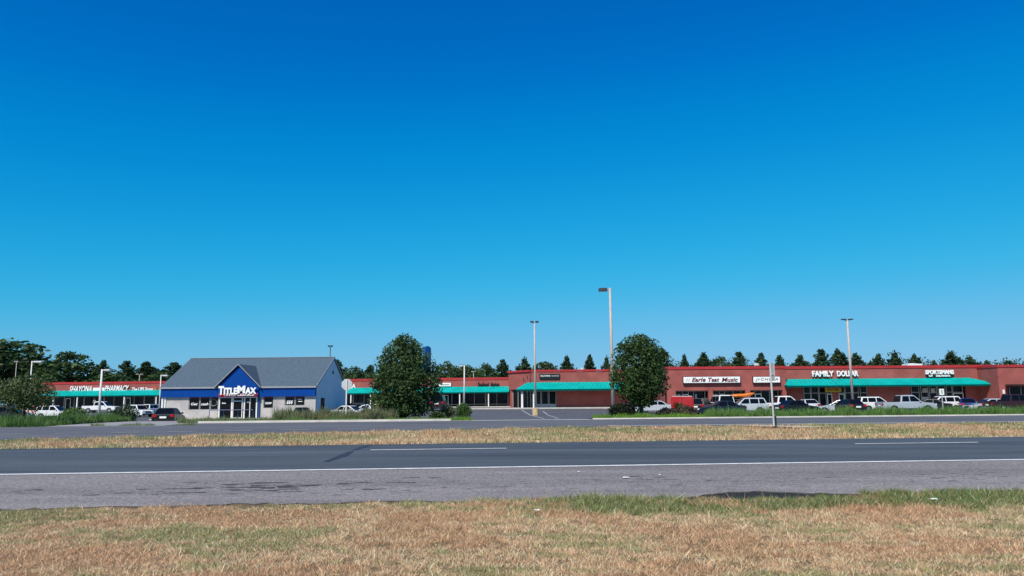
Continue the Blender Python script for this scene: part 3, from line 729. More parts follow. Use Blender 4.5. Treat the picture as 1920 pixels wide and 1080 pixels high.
sign_box(B, o, 825, 842, 720.5, 722, -.33, -.305, M_GREYL, 'lettering', 0)
o = sign_root(B, 'shop_sign', 916, 722, -.1, 'black raised letters above the middle green awning')
sign_text(B, o, 'Seafood', 896, 916, 717, 724, -.1, M_BLACK, bold=.02, depth=.1)
sign_text(B, o, 'Market', 920, 936, 717, 724, -.1, M_BLACK, bold=.02, depth=.1)
# ---- brick corner wing in the centre
zb = .45; Yw = 111.5
P0 = Vector((X_at(997, Yw), Yw, zb)); B = Bld('corner_shop', P0, 0, 'brick corner shop wing with hipped green awning behind the double-headed lamp')
XR = 22.5; H = B.lp(1070, 697, 0)[1]; H2 = B.lp(1070, 693, 0)[1]
cx, cy = X_at(957, Yw + 4.5) - P0.x, 4.5
def quadwall(mb, p, q, z0, z1, th=.3):
    p, q = Vector((*p, 0)), Vector((*q, 0)); n_ = (q - p).normalized().cross(Vector((0, 0, -1))) * -th
    v = [p, q, q + n_, p + n_]; mb.add([(a.x, a.y, z0) for a in v] + [(a.x, a.y, z1) for a in v], [(0, 1, 5, 4), (1, 2, 6, 5), (2, 3, 7, 6), (3, 0, 4, 7), (0, 3, 2, 1), (4, 5, 6, 7)])
x940, _ = B.lp(1043, 750, 0)
mb = MB(); mb.box(x940, XR, 0, .3, 0, H); mb.box(0, x940, 0, .3, 2.75, H); mb.box(XR - .3, XR, .3, 30, 0, H); mb.box(cx, XR, 30, 30.3, 0, H)
quadwall(mb, (cx, cy), (-.02, .0), 2.75, H + .02); mb.box(cx, cx + .3, cy, 30, 0, H + .02)
mb.box(cx - .02, cx + .45, cy - .5, cy - .02, 0, 2.75)
mb.build('wall', M_BRICK, B.o)
mb = MB(); mb.box(-.05, XR + .05, -.08, .36, H + .03, H2); quadwall(mb, (cx - .08, cy - .03), (-.06, -.1), H + .03, H2 - .004, .4); mb.box(cx - .08, cx + .36, cy + .05, 30, H + .03, H2 - .01)
mb.build('coping', M_COPING, B.o)
MB().box(cx + .5, XR - .3, 5, 30, H - .6, H - .4).build('roof', mat('flat_roof'), B.o)
# glazing and door of the angled corner and of the front
mb = MB(); quadwall(mb, (cx + .35, cy - .32), (-.05, .12), .02, 2.74, .05); w = mb.build('window', M_GLASS, B.o)
f = MB()
for t in (.02, .3, .55, .8, .98):
    p = Vector((cx + .35, cy - .4)).lerp(Vector((-.05, .04)), t); f.box(p.x - .04, p.x + .04, p.y - .05, p.y + .03, .02, 2.74)
f.build('frame', M_ALU, w)
for a_, b_ in ((1005.5, 1014), (1015, 1028), (1029, 1042.5)):
    B.window(a_, b_, 733, None, .1, name='window', frame=.07)
x0_, _ = B.lp(1005, 750, .06); MB().box(x0_, x940 - .02, .02, .05, .1, .62).build('sill_panel', M_ALU, B.o)
awx0 = B.lp(968, 733, -2.3)[0]
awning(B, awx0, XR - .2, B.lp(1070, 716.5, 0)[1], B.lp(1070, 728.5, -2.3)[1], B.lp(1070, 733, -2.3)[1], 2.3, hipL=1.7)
for px in (979, 1001):
    x, _ = B.lp(px, 750, -1.9); MB().box(x - .14, x + .14, -2.0, -1.75, 0, 2.6).build('column', M_WHITE, B.o, bevel=.02)
walk(B, cx - 6, XR, -3.0, .3)
o = sign_root(B, 'shop_sign', 1030, 704, -.05, 'black sign strip with small pale letters beside the double-headed lamp')
sign_box(B, o, 1011.5, 1049.5, 701, 710.5, -.2, -.02, M_BLACK)
sign_text(B, o, 'HILLTOWNE', 1013.5, 1031.5, 703.3, 706.2, -.22, M_LETW, bold=.02, depth=.03)
sign_text(B, o, 'PROPERTIES', 1034, 1048, 703.6, 706, -.22, mat('pale_letter', (.5, .53, .53), .5, var=.05), bold=.01, depth=.03)
for px, py in ((990, 708), (983, 712)):
    x, z = B.lp(px, py, .8)
    t = (x - cx) / (0 - cx); yy = cy * (1 - t)
    l = MB().box(x - .14, x + .14, yy - .5, yy - .12, z - .3, z + .3).build('wall_lamp', M_BLACK, B.o, bevel=.04)
# ---- music shop and restaurant block
Ye = 94.0; P0 = Vector((X_at(1252, Ye), Ye, 0.02)); B = Bld('music_shop', P0, 0, 'brick shop block with three deep openings behind the silver car carrying the kayak')
XE = B.lp(1475, 740, 0)[0]; H = B.lp(1360, 692, 0)[1]; HC = B.lp(1360, 687, 0)[1]; ho = B.lp(1360, 731.8, 0)[1]
ops = [(1267, 1328.5), (1337, 1398), (1407, 1467.5)]
mb = MB(); mb.box(0, XE, 0, .4, ho, H); prev = 0
for a_, b_ in ops:
    X0, X1 = B.lp(a_, 740, 0)[0], B.lp(b_, 740, 0)[0]; mb.box(prev, X0, 0, .4, 0, ho); prev = X1
mb.box(prev, XE, 0, .4, 0, ho); mb.box(0, .3, 1.6, 25, 0, H); mb.box(.0, .3, .4, 1.6, ho, H); mb.box(XE - .32, XE - .02, .4, 25, 0, H); mb.box(0, XE, 25, 25.3, 0, H)
mb.build('wall', M_BRICK, B.o)
MB().box(-.06, XE - .01, -.08, .46, H, HC).box(-.06, .36, .47, 25, H, HC - .003).build('coping', M_COPING, B.o)
MB().box(.3, XE - .34, .42, 25, H - .7, H - .5).build('roof', mat('flat_roof'), B.o)
MB().box(.1, XE - .34, .42, 1.5, ho - .1, ho - .02).build('soffit', mat('soffit'), B.o)
MB().box(.02, .2, .45, 1.5, 0, ho - .11).build('side_glass', M_GLASS, B.o)
for j, (a_, b_) in enumerate(ops):
    X0, X1 = B.lp(a_, 740, 0)[0], B.lp(b_, 740, 0)[0]; W = X1 - X0
    w = MB().box(X0 - .2, X1 + .2, 1.4, 1.45, .05, ho - .12).build('window', M_GLASS, B.o)
    f = MB()
    for q in ((.02, .27, .46, .62, .97) if j == 0 else (.02, .28, .45, .72, .96) if j == 1 else (.04, .24, .44, .7, .97)):
        f.box(X0 + W * q - .035, X0 + W * q + .035, 1.3, 1.39, .05, ho - .12)
    f.box(X0, X1, 1.31, 1.385, .35, .42)
    f.build('frame', M_ALU, w)
    d0, d1 = {0: (.28, .45), 1: (.29, .44), 2: (.25, .43)}[j]
    d_ = MB().box(X0 + W * d0, X0 + W * d1, 1.24, 1.29, .05, 2.1).build('door', M_GLASS, B.o)
    MB().box(X0 + W * d0 - .05, X0 + W * d0 + .04, 1.18, 1.23, .05, 2.18).box(X0 + W * d1 - .04, X0 + W * d1 + .05, 1.18, 1.23, .05, 2.18).box(X0 + W * d0 + .04, X0 + W * d1 - .04, 1.18, 1.23, 2.08, 2.18).build('frame', M_WHITE, d_)
    if j < 2:
        po = MB()
        for (q0, q1, z0, z1) in ((.06, .12, 1.95, 2.2), (.13, .21, 1.9, 2.2), (.05, .10, 1.35, 1.55), (.12, .20, 1.3, 1.6), (.66, .72, 1.7, 2.2), (.75, .88, 1.45, 1.5), (.66, .9, 1.1, 1.16)):
            po.box(X0 + W * q0, X0 + W * q1, 1.26, 1.265, z0, z1)
        po.build('poster', mat('window_poster', (.4, .4, .4), .6, var=.6, scale=9), B.o)
walk(B, -3, XE, -2.4, 1.6, .1)
o = sign_root(B, 'shop_sign', 1335, 712, -.05, 'long white box sign with dark red italic letters')
sign_box(B, o, 1281.5, 1387.5, 706.5, 718, -.38, -.02, M_SIGNW, bevel=.03)
sign_box(B, o, 1280.8, 1388.2, 705.8, 718.8, -.34, -.03, M_BLACK, 'housing', 0)
sign_text(B, o, 'Earle', 1297, 1323, 708, 715.5, -.39, M_LETR, shear=.25, bold=.014, depth=.04)
sign_text(B, o, 'Teat', 1327.5, 1348.5, 708, 715.5, -.39, M_LETR, shear=.25, bold=.014, depth=.04)
sign_text(B, o, 'Music', 1353, 1383.5, 708, 715.5, -.39, M_LETR, shear=.25, bold=.014, depth=.04)
sign_text(B, o, 'VV', 1285.5, 1294, 709.5, 715, -.39, mat('pale_letter'), shear=.2, depth=.03)
o = sign_root(B, 'shop_sign', 1438, 712, -.05, 'short white box sign with thin grey letters behind the median post')
sign_box(B, o, 1412.5, 1462.5, 706.5, 717.5, -.38, -.02, M_SIGNW, bevel=.03)
sign_box(B, o, 1411.8, 1463.2, 705.8, 718.2, -.34, -.03, M_BLACK, 'housing', 0)
sign_text(B, o, 'JrCHINA', 1416, 1459, 708.5, 714.5, -.39, M_GREYL, shear=.25, depth=.03, spacing=1.25)
# ---- long discount shop block
Yf = 95.5; P0 = Vector((X_at(1475.3, Yf), Yf, .02)); B = Bld('discount_store', P0, 0, 'long brick store under the long green awning with big white letters')
XE = B.lp(1871, 740, 0)[0]; H = B.lp(1660, 690.5, 0)[1]; HC = B.lp(1660, 685.5, 0)[1]; at_ = B.lp(1660, 709.5, 0)[1]
aw_e = B.lp(1660, 720.8, -2.4)[1]; aw_b = B.lp(1660, 725.3, -2.4)[1]
hw_ = aw_b + .1
glz = [(1507, 1520), (1521, 1535), (1536, 1549), (1551, 1560), (1573, 1584), (1585, 1597), (1598, 1610), (1613, 1626), (1709, 1724), (1727, 1741), (1743, 1757), (1759, 1773), (1775, 1786), (1787, 1806)]
mb = MB(); mb.box(0, XE, 0, .3, hw_ + .05, H); prev = 0
spans = [(1506, 1561), (1572, 1627), (1708, 1812)]
for a_, b_ in spans:
    X0, X1 = B.lp(a_, 745, 0)[0], B.lp(b_, 745, 0)[0]; mb.box(prev, X0, 0, .3, 0, hw_ + .05); prev = X1
mb.box(prev, XE, 0, .3, 0, hw_ + .05); mb.box(0, .3, .3, 25, 0, H); mb.box(XE - .3, XE, .3, 25, 0, H); mb.box(0, XE, 25, 25.3, 0, H)
mb.build('wall', M_BRICK, B.o)
MB().box(.02, XE - .02, -.08, .38, H, HC).build('coping', M_COPING, B.o)
MB().box(.3, XE - .3, .3, 25, H - .7, H - .5).build('roof', mat('flat_roof'), B.o)
for a_, b_ in glz:
    X0, X1 = B.lp(a_, 745, .1)[0], B.lp(b_, 745, .1)[0]
    w = MB().box(X0, X1, .12, .17, .02, hw_).build('window', M_GLASS, B.o)
    MB().box(X0 - .01, X0 + .06, .05, .115, .02, hw_).box(X1 - .05, X1 + .01, .05, .115, .02, hw_).box(X0 + .06, X1 - .05, .05, .115, 2.15, 2.22).box(X0 + .06, X1 - .05, .05, .115, .3, .36).build('frame', M_ALU, w)
for a_, b_ in ((1551, 1560), (1573, 1583), (1788, 1806)):
    X0, X1 = B.lp(a_, 745, 0)[0], B.lp(b_, 745, 0)[0]
    d_ = MB().box(X0 + .05, X1 - .05, .0, .04, .02, 2.0).build('door', M_GLASS, B.o)
    MB().box(X0 - .02, X0 + .06, -.05, .0, .02, 2.1).box(X1 - .06, X1 + .02, -.05, .0, .02, 2.1).box(X0 + .06, X1 - .06, -.05, .0, 2.0, 2.1).build('frame', M_WHITE, d_)
po = MB()
for a_, b_, p0, p1 in ((1729, 1739, 728, 736), (1745, 1753, 728, 737), (1761, 1768, 729, 736), (1728, 1740, 744, 751)):
    B.bx(po, a_, b_, p0, p1, .02, .035)
po.build('poster', mat('window_poster'), B.o)
x0_, x1_ = B.lp(1475.5, 721, -2.4)[0], B.lp(1868, 721, -2.4)[0]
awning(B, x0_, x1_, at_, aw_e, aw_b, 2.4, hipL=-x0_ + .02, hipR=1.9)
walk(B, 0, XE, -3.0, .0, .1)
o = sign_root(B, 'shop_sign', 1565, 702, -.05, 'big white capital letters above the long green awning left of the leaning lamp')
sign_text(B, o, 'FAMILY', 1522, 1563, 695.5, 705.8, -.16, M_LETW, bold=.03, depth=.14)
sign_text(B, o, 'DOLLAR', 1568.5, 1609, 695.2, 705.5, -.16, M_LETW, bold=.03, depth=.14)
o = sign_root(B, 'shop_sign', 1760, 702, -.05, 'two-line white letters above the right part of the long green awning')
sign_box(B, o, 1737, 1785.5, 702.2, 708, -.1, -.02, M_BLACK, 'backing', 0)
sign_text(B, o, 'SPORTSMANS', 1734, 1788, 694, 701.6, -.16, M_LETW, bold=.04, depth=.14)
sign_text(B, o, 'OF', 1741, 1749, 703, 706.4, -.16, M_LETW, bold=.04, depth=.06)
sign_text(B, o, 'DELMARVA', 1754.5, 1782, 703, 706.2, -.16, M_LETW, bold=.04, depth=.06)
o = sign_root(B, 'banner', 1562, 731, -1.2, 'yellow banner with dark red wording hanging under the long green awning')
sign_box(B, o, 1547, 1577, 727.3, 735.2, -1.25, -1.2, M_YEL, 'cloth', 0)
sign_text(B, o, 'NOW OPEN', 1551, 1573, 729, 732.4, -1.26, M_LETR, bold=.02, depth=.01)
for px, w_, hh_, lab, m_ in ((1716, 14, 3.6, 'long low white rooftop unit above the long green awning', M_WHITE),):
    x, _ = B.lp(px, 684, 2.0); z1 = B.lp(px, 682, 2.0)[1]; xw = w_ / F * Yf
    o = empty('rooftop_unit', B.P + Vector((x, 2.0, H - .5)), 0, lab, 'air conditioner')
    MB().box(-xw, xw, 0, 1.6, 0, z1 - H + .5).build('housing', m_, o, bevel=.04)
    MB().cyl((0, .8, z1 - H + .5), (0, .8, z1 - H + .58), .5, n=18).build('fan_cover', M_GALV, o)
o = empty('roof_vent', (X_at(1423, 98), 98, 4.9), 0, 'small pale roof vent behind the coping left of the median post', 'vent')
zt = at(1423, 681, 98).z - 4.9
MB().cyl((0, 0, 0), (0, 0, zt * .75), .2, n=12).build('pipe', M_KERB, o); MB().cyl((0, 0, zt * .75), (0, 0, zt), .34, .22, n=12).build('cap', M_KERB, o)
o = empty('roof_vent', (X_at(1093, 116), 116, 4.9), 0, 'small pale roof vent above the blank brick wall of the corner shop', 'vent')
zt = at(1093, 689.5, 116).z - 4.9
MB().cyl((0, 0, 0), (0, 0, zt * .75), .2, n=12).build('pipe', M_KERB, o); MB().cyl((0, 0, zt * .75), (0, 0, zt), .34, .22, n=12).build('cap', M_KERB, o)
# ---- projecting block at the right edge
Yr = 91.5; P0 = Vector((X_at(1877, Yr), Yr, .02)); B = Bld('end_shop', P0, 0, 'brick end block stepping forward at the right edge with one deep opening')
XE = 16; H = B.lp(1900, 688.5, 0)[1]; HC = B.lp(1900, 684, 0)[1]; xo = B.lp(1886.5, 740, 0)[0]; ho = B.lp(1900, 720.5, 0)[1]
mb = MB(); mb.box(0, XE, 0, .4, ho, H); mb.box(0, xo, 0, .4, 0, ho); mb.box(XE - .8, XE, 0, .4, 0, ho); mb.box(0, .3, .4, 24, 0, H); mb.box(XE - .3, XE, .4, 24, 0, H)
mb.box(xo - .3, XE - .5, 3.0, 3.3, 0, ho - .11)
mb.build('wall', M_BRICK, B.o)
MB().box(-.06, XE, -.08, .46, H, HC).box(-.06, .36, .47, 24, H, HC - .003).build('coping', M_COPING, B.o)
MB().box(.3, XE - .3, .42, 24, H - .7, H - .5).build('roof', mat('flat_roof'), B.o)
MB().box(.32, XE - .32, .42, 2.98, ho - .1, ho - .02).build('soffit', mat('soffit'), B.o)
w = MB().box(xo + 2.2, XE - 1, 2.9, 2.95, .02, ho - .3).build('window', M_GLASS, B.o)
MB().box(xo + 2.2, xo + 2.28, 2.82, 2.895, .02, ho - .3).box(xo + 3.6, xo + 3.68, 2.82, 2.895, .02, ho - .3).build('frame', M_ALU, w)
MB().box(.3, .5, -.22, -.02, 1.9, 2.4).build('wall_lamp', M_WHITE, B.o, bevel=.03)
walk(B, 0, XE, -2.4, .0, .1)

# ---- blue gabled shop on its own lot
Yt = 93.5; zb = -.36; yawT = R(-2.0)
P0 = Vector((X_at(298, Yt), Yt + .6, zb)); B = Bld('gabled_shop', P0, yawT, 'grey-roofed single-storey shop with blue gable, blue band and pale brick front')
X1 = B.lp(592, 745, 0)[0]; zs = B.lp(445, 744, 0)[1]; ze = B.lp(445, 725.5, -.35)[1]
DR, DB = 7.6, 14.2; zr = B.lp(485, 671, DR)[1]
xl = B.lp(311, 760, 0)[0]
# front wall pieces around the openings
def pxx(p): return B.lp(p, 760, 0)[0]
zt = zs + .02
mb = MB()
def wl(a_, b_, z0, z1): mb.box(a_, b_, 0, .3, z0, z1)
zw0 = B.lp(374, 768.5, 0)[1]; zw1 = B.lp(503, 765.5, 0)[1]; zw2 = B.lp(552, 760.5, 0)[1]
wl(xl, pxx(353.5), 0, zt); wl(pxx(353.5), pxx(409), 0, zw0); mb.build('wall', M_TANBRICK, B.o); mb = MB()
wl(pxx(488), pxx(493.5), 0, zt); wl(pxx(493.5), pxx(512.5), 0, zw1)
wl(pxx(512.5), pxx(533.5), 0, zt); wl(pxx(533.5), pxx(571.5), 0, zw2); wl(pxx(571.5), X1, 0, zt)
mb.build('wall', M_TANBRICK, B.o)
mb = MB(); mb.box(xl, xl + .25, .3, DB, 0, zt + 1); mb.box(0, X1, DB, DB + .25, 0, ze)
mb.build('rear_wall', M_GWALL, B.o)
mb = MB(); za = ze - .1
def roofz(y): return ze + (zr - ze) * (y + .35) / (DR + .35) if y < DR else zr - (zr - ze) * (y - DR) / (DB + .35 - DR)
mb.add([(X1 + q, y, z) for q in (-.25, 0.0) for y, z in ((.31, 0), (DB, 0), (DB, roofz(DB) - .12), (DR, zr - .12), (.31, roofz(.31) - .12))],
       [(0, 1, 2, 3, 4), (9, 8, 7, 6, 5), (0, 5, 6, 1), (1, 6, 7, 2), (2, 7, 8, 3), (3, 8, 9, 4), (4, 9, 5, 0)])
mb.build('gable_wall', M_GWALL, B.o)
mb = MB(); mb.add([(xl + q, y, z) for q in (0.3, 0.5) for y, z in ((.31, zs), (DB, zs), (DB, roofz(DB) - .12), (DR, zr - .12), (.31, roofz(.31) - .12))],
       [(0, 1, 2, 3, 4), (9, 8, 7, 6, 5), (0, 5, 6, 1), (1, 6, 7, 2), (2, 7, 8, 3), (3, 8, 9, 4), (4, 9, 5, 0)])
mb.build('gable_wall', M_GWALL, B.o)
mb = MB(); x0r, x1r = -.15, X1 + .12
for (y0, z0, y1, z1) in ((-.4, ze, DR, zr), (DR, zr, DB + .4, ze)):
    v = [(x0r, y0, z0), (x1r, y0, z0), (x1r, y1, z1), (x0r, y1, z1)]; mb.add(v + [(p[0], p[1], p[2] - .12) for p in v], [(0, 1, 2, 3), (4, 7, 6, 5), (0, 4, 5, 1), (1, 5, 6, 2), (2, 6, 7, 3), (3, 7, 4, 0)])
roof = mb.build('roof', M_SHING, B.o)
g0, g1 = B.lp(406, 726, -.5)[0], B.lp(487, 722, -.5)[0]; gc = (g0 + g1) / 2; ga = B.lp(447, 684, -.5)[1]
MB().box(x0r, g0 + .1, -.47, -.405, ze - .16, ze + .03).box(g1 - .1, x1r, -.47, -.405, ze - .16, ze + .03).build('gutter', M_TRIM, roof)
MB().box(x0r, x1r, DR - .12, DR + .12, zr + .01, zr + .06).build('ridge_cap', M_TRIM, roof)
mb = MB()   # verge boards on the visible gable end
for (y0, z0, y1, z1) in ((-.4, ze, DR, zr), (DR, zr, DB + .4, ze)):
    mb.add([(x1r + .004, y0, z0 - .2), (x1r + .004, y1, z1 - .2), (x1r + .004, y1, z1 + .02), (x1r + .004, y0, z0 + .02), (x1r + .05, y0, z0 - .2), (x1r + .05, y1, z1 - .2), (x1r + .05, y1, z1 + .02), (x1r + .05, y0, z0 + .02)],
           [(0, 1, 2, 3), (4, 7, 6, 5), (0, 4, 5, 1), (3, 2, 6, 7)])
mb.build('verge_board', M_TRIM, roof)
# dormer gable
depth = (ga - ze) / (zr - ze) * (DR + .4) - .4
mb = MB(); mb.prism([(g0 + .12, ze - .02), (g1 - .12, ze - .02), (gc, ga - .16)], -.52, -.36)
mb.build('gable', M_BLUE, B.o)
mb = MB()
for xs_, s_ in ((g0 - .18, 1), (g1 + .18, -1)):
    zl = ze - .12
    v = [(xs_, -.75, zl), (gc, -.75, ga), (gc, depth, ga), (xs_, -.35, zl)]
    mb.add(v + [(p[0], p[1], p[2] + .1) for p in v], [(0, 1, 2, 3), (4, 7, 6, 5), (0, 4, 5, 1), (1, 5, 6, 2), (2, 6, 7, 3), (3, 7, 4, 0)])
dr = mb.build('dormer_roof', M_SHING, B.o)
mb = MB()
for xs_ in (g0 - .18, g1 + .18):
    zl = ze - .12; mb.add([(xs_, y, zl + q) for y in (-.80, -.76) for q in (0, .13)] + [(gc, y, ga + q) for y in (-.80, -.76) for q in (0, .13)], [(0, 1, 5, 4), (2, 6, 7, 3), (1, 3, 7, 5), (0, 4, 6, 2)])
mb.build('verge_board', M_TRIM, dr)
MB().box(0, X1 + .01, -.3, -.005, zs, ze - .13).box(g0 + .14, g1 - .14, -.5, -.304, zs, ze - .03).build('fascia', M_BLUE, B.o)
# windows and entrance
for a_, b_, zq in ((354, 373.5, zw0), (374.5, 393, zw0), (394.5, 408.5, zw0), (494, 512, zw1), (534, 552, zw2), (553.5, 571, zw2)):
    Xa, Xb_ = pxx(a_), pxx(b_)
    w = MB().box(Xa, Xb_, .14, .19, zq, zs).build('window', M_GLASS, B.o)
    MB().box(Xa - .02, Xa + .05, .05, .135, zq, zs).box(Xb_ - .05, Xb_ + .02, .05, .135, zq, zs).box(Xa + .05, Xb_ - .05, .05, .135, zq, zq + .06).build('frame', M_TRIM, w)
    MB().box(Xa + .05, Xb_ - .05, .09, .12, zs - .18, zs - .03).build('window_strip', M_LETR, w)
words = (('Get', 358, 371, 755, 760), ('cash', 377, 391, 755, 760), ('now', 497, 510, 754, 758), ('$$$', 537, 549.5, 750, 758), ('1', 560, 561, 750, 756))
for body, a_, b_, p0, p1 in words[:4]:
    x, z = B.lp(a_, p1, .12); xb2, z2 = B.lp(b_, p0, .12)
    text('window_lettering', body, B.o, x, .12, z, xb2 - x, z2 - z, M_LETW, shear=.3, bold=.02, depth=.02)
for q_ in ((558, 566, 748, 749.3, .1, .12), (559, 567, 752, 753.2, .1, .12), (416.5, 423.5, 754.5, 757, -.02, .0), (463, 470.5, 753, 755.6, -.02, .0)):
    B.part('window_notice', M_LETW, [q_])
x, z = B.lp(401, 755, .1); r_ = MB()
for k in range(20):
    t0, t1 = k * .314, (k + 1) * .314; r_.cyl((x + .38 * math.cos(t0), .1, z + .38 * math.sin(t0)), (x + .38 * math.cos(t1), .1, z + .38 * math.sin(t1)), .035, n=5)
r_.build('window_emblem', M_GREYL, B.o)
e0, e1 = pxx(409.5), pxx(487)
w = MB().box(e0, e1, .04, .09, .02, zs).build('entrance_glass', M_GLASS, B.o)
f = MB()
for p in (411.5, 435, 437.5, 454.5, 458.5, 469, 481.5): x = pxx(p); f.box(x - (.075 if p in (411.5, 435, 458.5, 481.5) else .04), x + (.075 if p in (411.5, 435, 458.5, 481.5) else .04), -.1, .035, 0, zs)
x0_, x1_ = pxx(438), pxx(454); f.box(x0_, x1_, -.06, .034, 2.1, 2.2); f.box(x0_, x1_, -.06, .034, .02, .2); f.box(pxx(410.5), pxx(482.5), -.11, .036, zs - .12, zs - .005)
f.build('frame', M_WHITE, w)
MB().box(pxx(484), pxx(488), -.15, .0, 0, zs).build('pilaster', M_BLUED, B.o)
MB().box(.05, .25, -.15, .05, 0, zs).box(pxx(308.5), xl - .005, -.1, .3, 0, zs).build('porch_post', M_WHITE, B.o)
# gable end door, round vent, pipe
yd = 2.2; MB().box(X1 + .002, X1 + .06, yd, yd + 1.5, .8, 2.45).build('side_window', M_GLASS, B.o)
MB().cyl((X1 + .002, DR - .2, zr - 2.0), (X1 + .1, DR - .2, zr - 2.0), .22, n=18).build('vent', M_BLACK, B.o)
walk(B, xl - 1, X1 + .6, -1.9, -.01, .12)
# blue hand railing in front of the entrance
ra, rb = pxx(403), pxx(483.5)
o = empty('handrail', B.P + Matrix.Rotation(yawT, 3, 'Z') @ Vector((ra, -1.5, .12)), yawT, 'blue steel handrail in front of the glazed shop entrance', 'railing')
mb = MB(); Lr = rb - ra
mb.cyl((0, 0, 1.0), (Lr, 0, 1.0), .045, n=8); mb.build('rail', M_BLUED, o)
for q in (0, .33, .66, 1): MB().cyl((Lr * q, 0, 0), (Lr * q, 0, .96), .04, n=8).build('post', M_BLUED, o)
o = sign_root(B, 'shop_sign', 446, 735, -.55, 'white small-capitals sign with red underline bar on the blue gable')
def st(body, a_, b_, p0, p1, d=-.72, m=M_LETW, **k): return sign_text(B, o, body, a_, b_, p0, p1, d, m, depth=.12, **k)
sign_box(B, o, 410, 483, 738, 743, -.66, -.53, M_RED, 'red_bar', .01)
st('T', 410.5, 420, 724, 740, bold=.05); st('ITLE', 420.5, 445.5, 727, 739.5, bold=.05); st('M', 446, 460, 723.3, 737.5, bold=.05); st('AX', 460.5, 481, 726.5, 738.5, bold=.05)
sign_text(B, o, 'TITLE LOANS', 419, 476, 738.8, 742.2, -.67, M_LETW, bold=.03, depth=.05)

# ------------------------------------------------------------------ lamps, posts, signs
def lamp_post(px, Y, top, label, head='R', r=.07, base=False, pm=M_WPOLE, hm=M_WPOLE, hw=.8, hh=.18, group='car park lamp posts', name='lamp_post', botr=None):
    x = X_at(px, Y); z = gz(x, Y); H = at(px, top, Y).z - z
    o = empty(name, (x, Y, z), 0, label, 'street lamp', group)
    b0 = 0
    if base:
        MB().cyl((0, 0, -.1), (0, 0, .75), .34, n=18).build('base', mat('yellow_concrete', (.55, .40, .22), .85, var=.15, scale=4), o, bevel=.02); b0 = .755
    MB().cyl((0, 0, b0 - (0 if base else .2)), (0, 0, H), botr or r * 1.25, r * .8, n=12).build('pole', pm, o, smooth=True)
    MB().box(-.16, .16, -.16, .16, b0 + .0, b0 + .05).build('foot_plate', M_GALV, o)
    if head in 'RL':
        s = 1 if head == 'R' else -1
        MB().box(min(s * .02, s * .3), max(s * .02, s * .3), -.03, .03, H - .1, H - .02).build('arm', pm, o)
        h = MB().box(min(s * .25, s * (hw + .25)), max(s * .25, s * (hw + .25)), -.2, .2, H - hh, H).build('lamp_head', hm, o, bevel=.03)
        MB().box(min(s * .32, s * (hw + .18)), max(s * .32, s * (hw + .18)), -.15, .15, H - hh - .025, H - hh - .003).build('lens', M_HEAD, h)
    else:
        MB().box(-hw * .3, hw * .3, -.04, .04, H + .002, H + .07).build('arm', pm, o)
        for s in (-1, 1):
            h = MB().box(min(s * hw * .12, s * hw * .62), max(s * hw * .12, s * hw * .62), -.2, .2, H + .075, H + .075 + hh).build('lamp_head', hm, o, bevel=.03)
    return o
lamp_post(53, 82, 677, 'white lamp post with right-pointing head behind the small open tree', hw=.85)
lamp_post(24, 120, 680, 'thin dim lamp post at the left edge in front of the tallest tree', 'T', .05, hw=.5, pm=M_POLE, hm=M_POLE)
lamp_post(186.5, 59, 692.5, 'slim white lamp post standing at the kerb of the left weedy verge', hw=.42, r=.085, hh=.14)
lamp_post(298.5, 100, 703, 'white lamp post beside the left edge of the grey roof', hw=.65)
lamp_post(258, 180, 703, 'small far double-headed lamp behind the left shop row', 'T', .09, hw=1.3, pm=M_POLE, hm=M_POLE)
lamp_post(616.5, 112, 651, 'dark lamp head rising behind the right end of the grey ridge', 'T', .08, pm=M_DKPOLE, hm=M_DKPOLE, hw=.55, hh=.2)
lamp_post(870.5, 122, 685, 'pale lamp post with left-pointing head in front of the middle green awning', 'L', .11, hw=.6)
lamp_post(888, 185, 698, 'tiny far lamp head just above the middle shop row', 'T', .09, pm=M_POLE, hm=M_WPOLE, hw=.9)
lamp_post(1004, 84, 606, 'tall double-headed lamp post on a yellow concrete base in the entrance drive', 'T', .105, True, M_POLE, M_DKPOLE, .75, .16)
lamp_post(1149.5, 68, 540, 'tallest lamp post with left-pointing head beside the rounded tree', 'L', .12, False, M_POLE, M_DKPOLE, .75, .3, botr=.17)
lamp_post(1600, 87, 601, 'tall leaning double-headed lamp post in front of the big white letters', 'T', .13, True, M_POLE, M_DKPOLE, 1.05, .12)
# octagonal sign seen from behind
Y = 53; x = X_at(649, Y); z = gz(x, Y); zc = at(649, 721, Y).z - z
o = empty('octagonal_sign', (x, Y, z), R(-6), 'bare grey back of an octagonal road sign among the weeds', 'road sign')
MB().box(-.045, .045, -.03, .03, -.2, zc + .35).build('post', M_WPOLE, o)
rr = .40; MB().prism([(rr * math.cos(R(22.5 + 45 * k)), zc + rr * math.sin(R(22.5 + 45 * k))) for k in range(8)], .035, .045).build('plate', M_GALV, o)
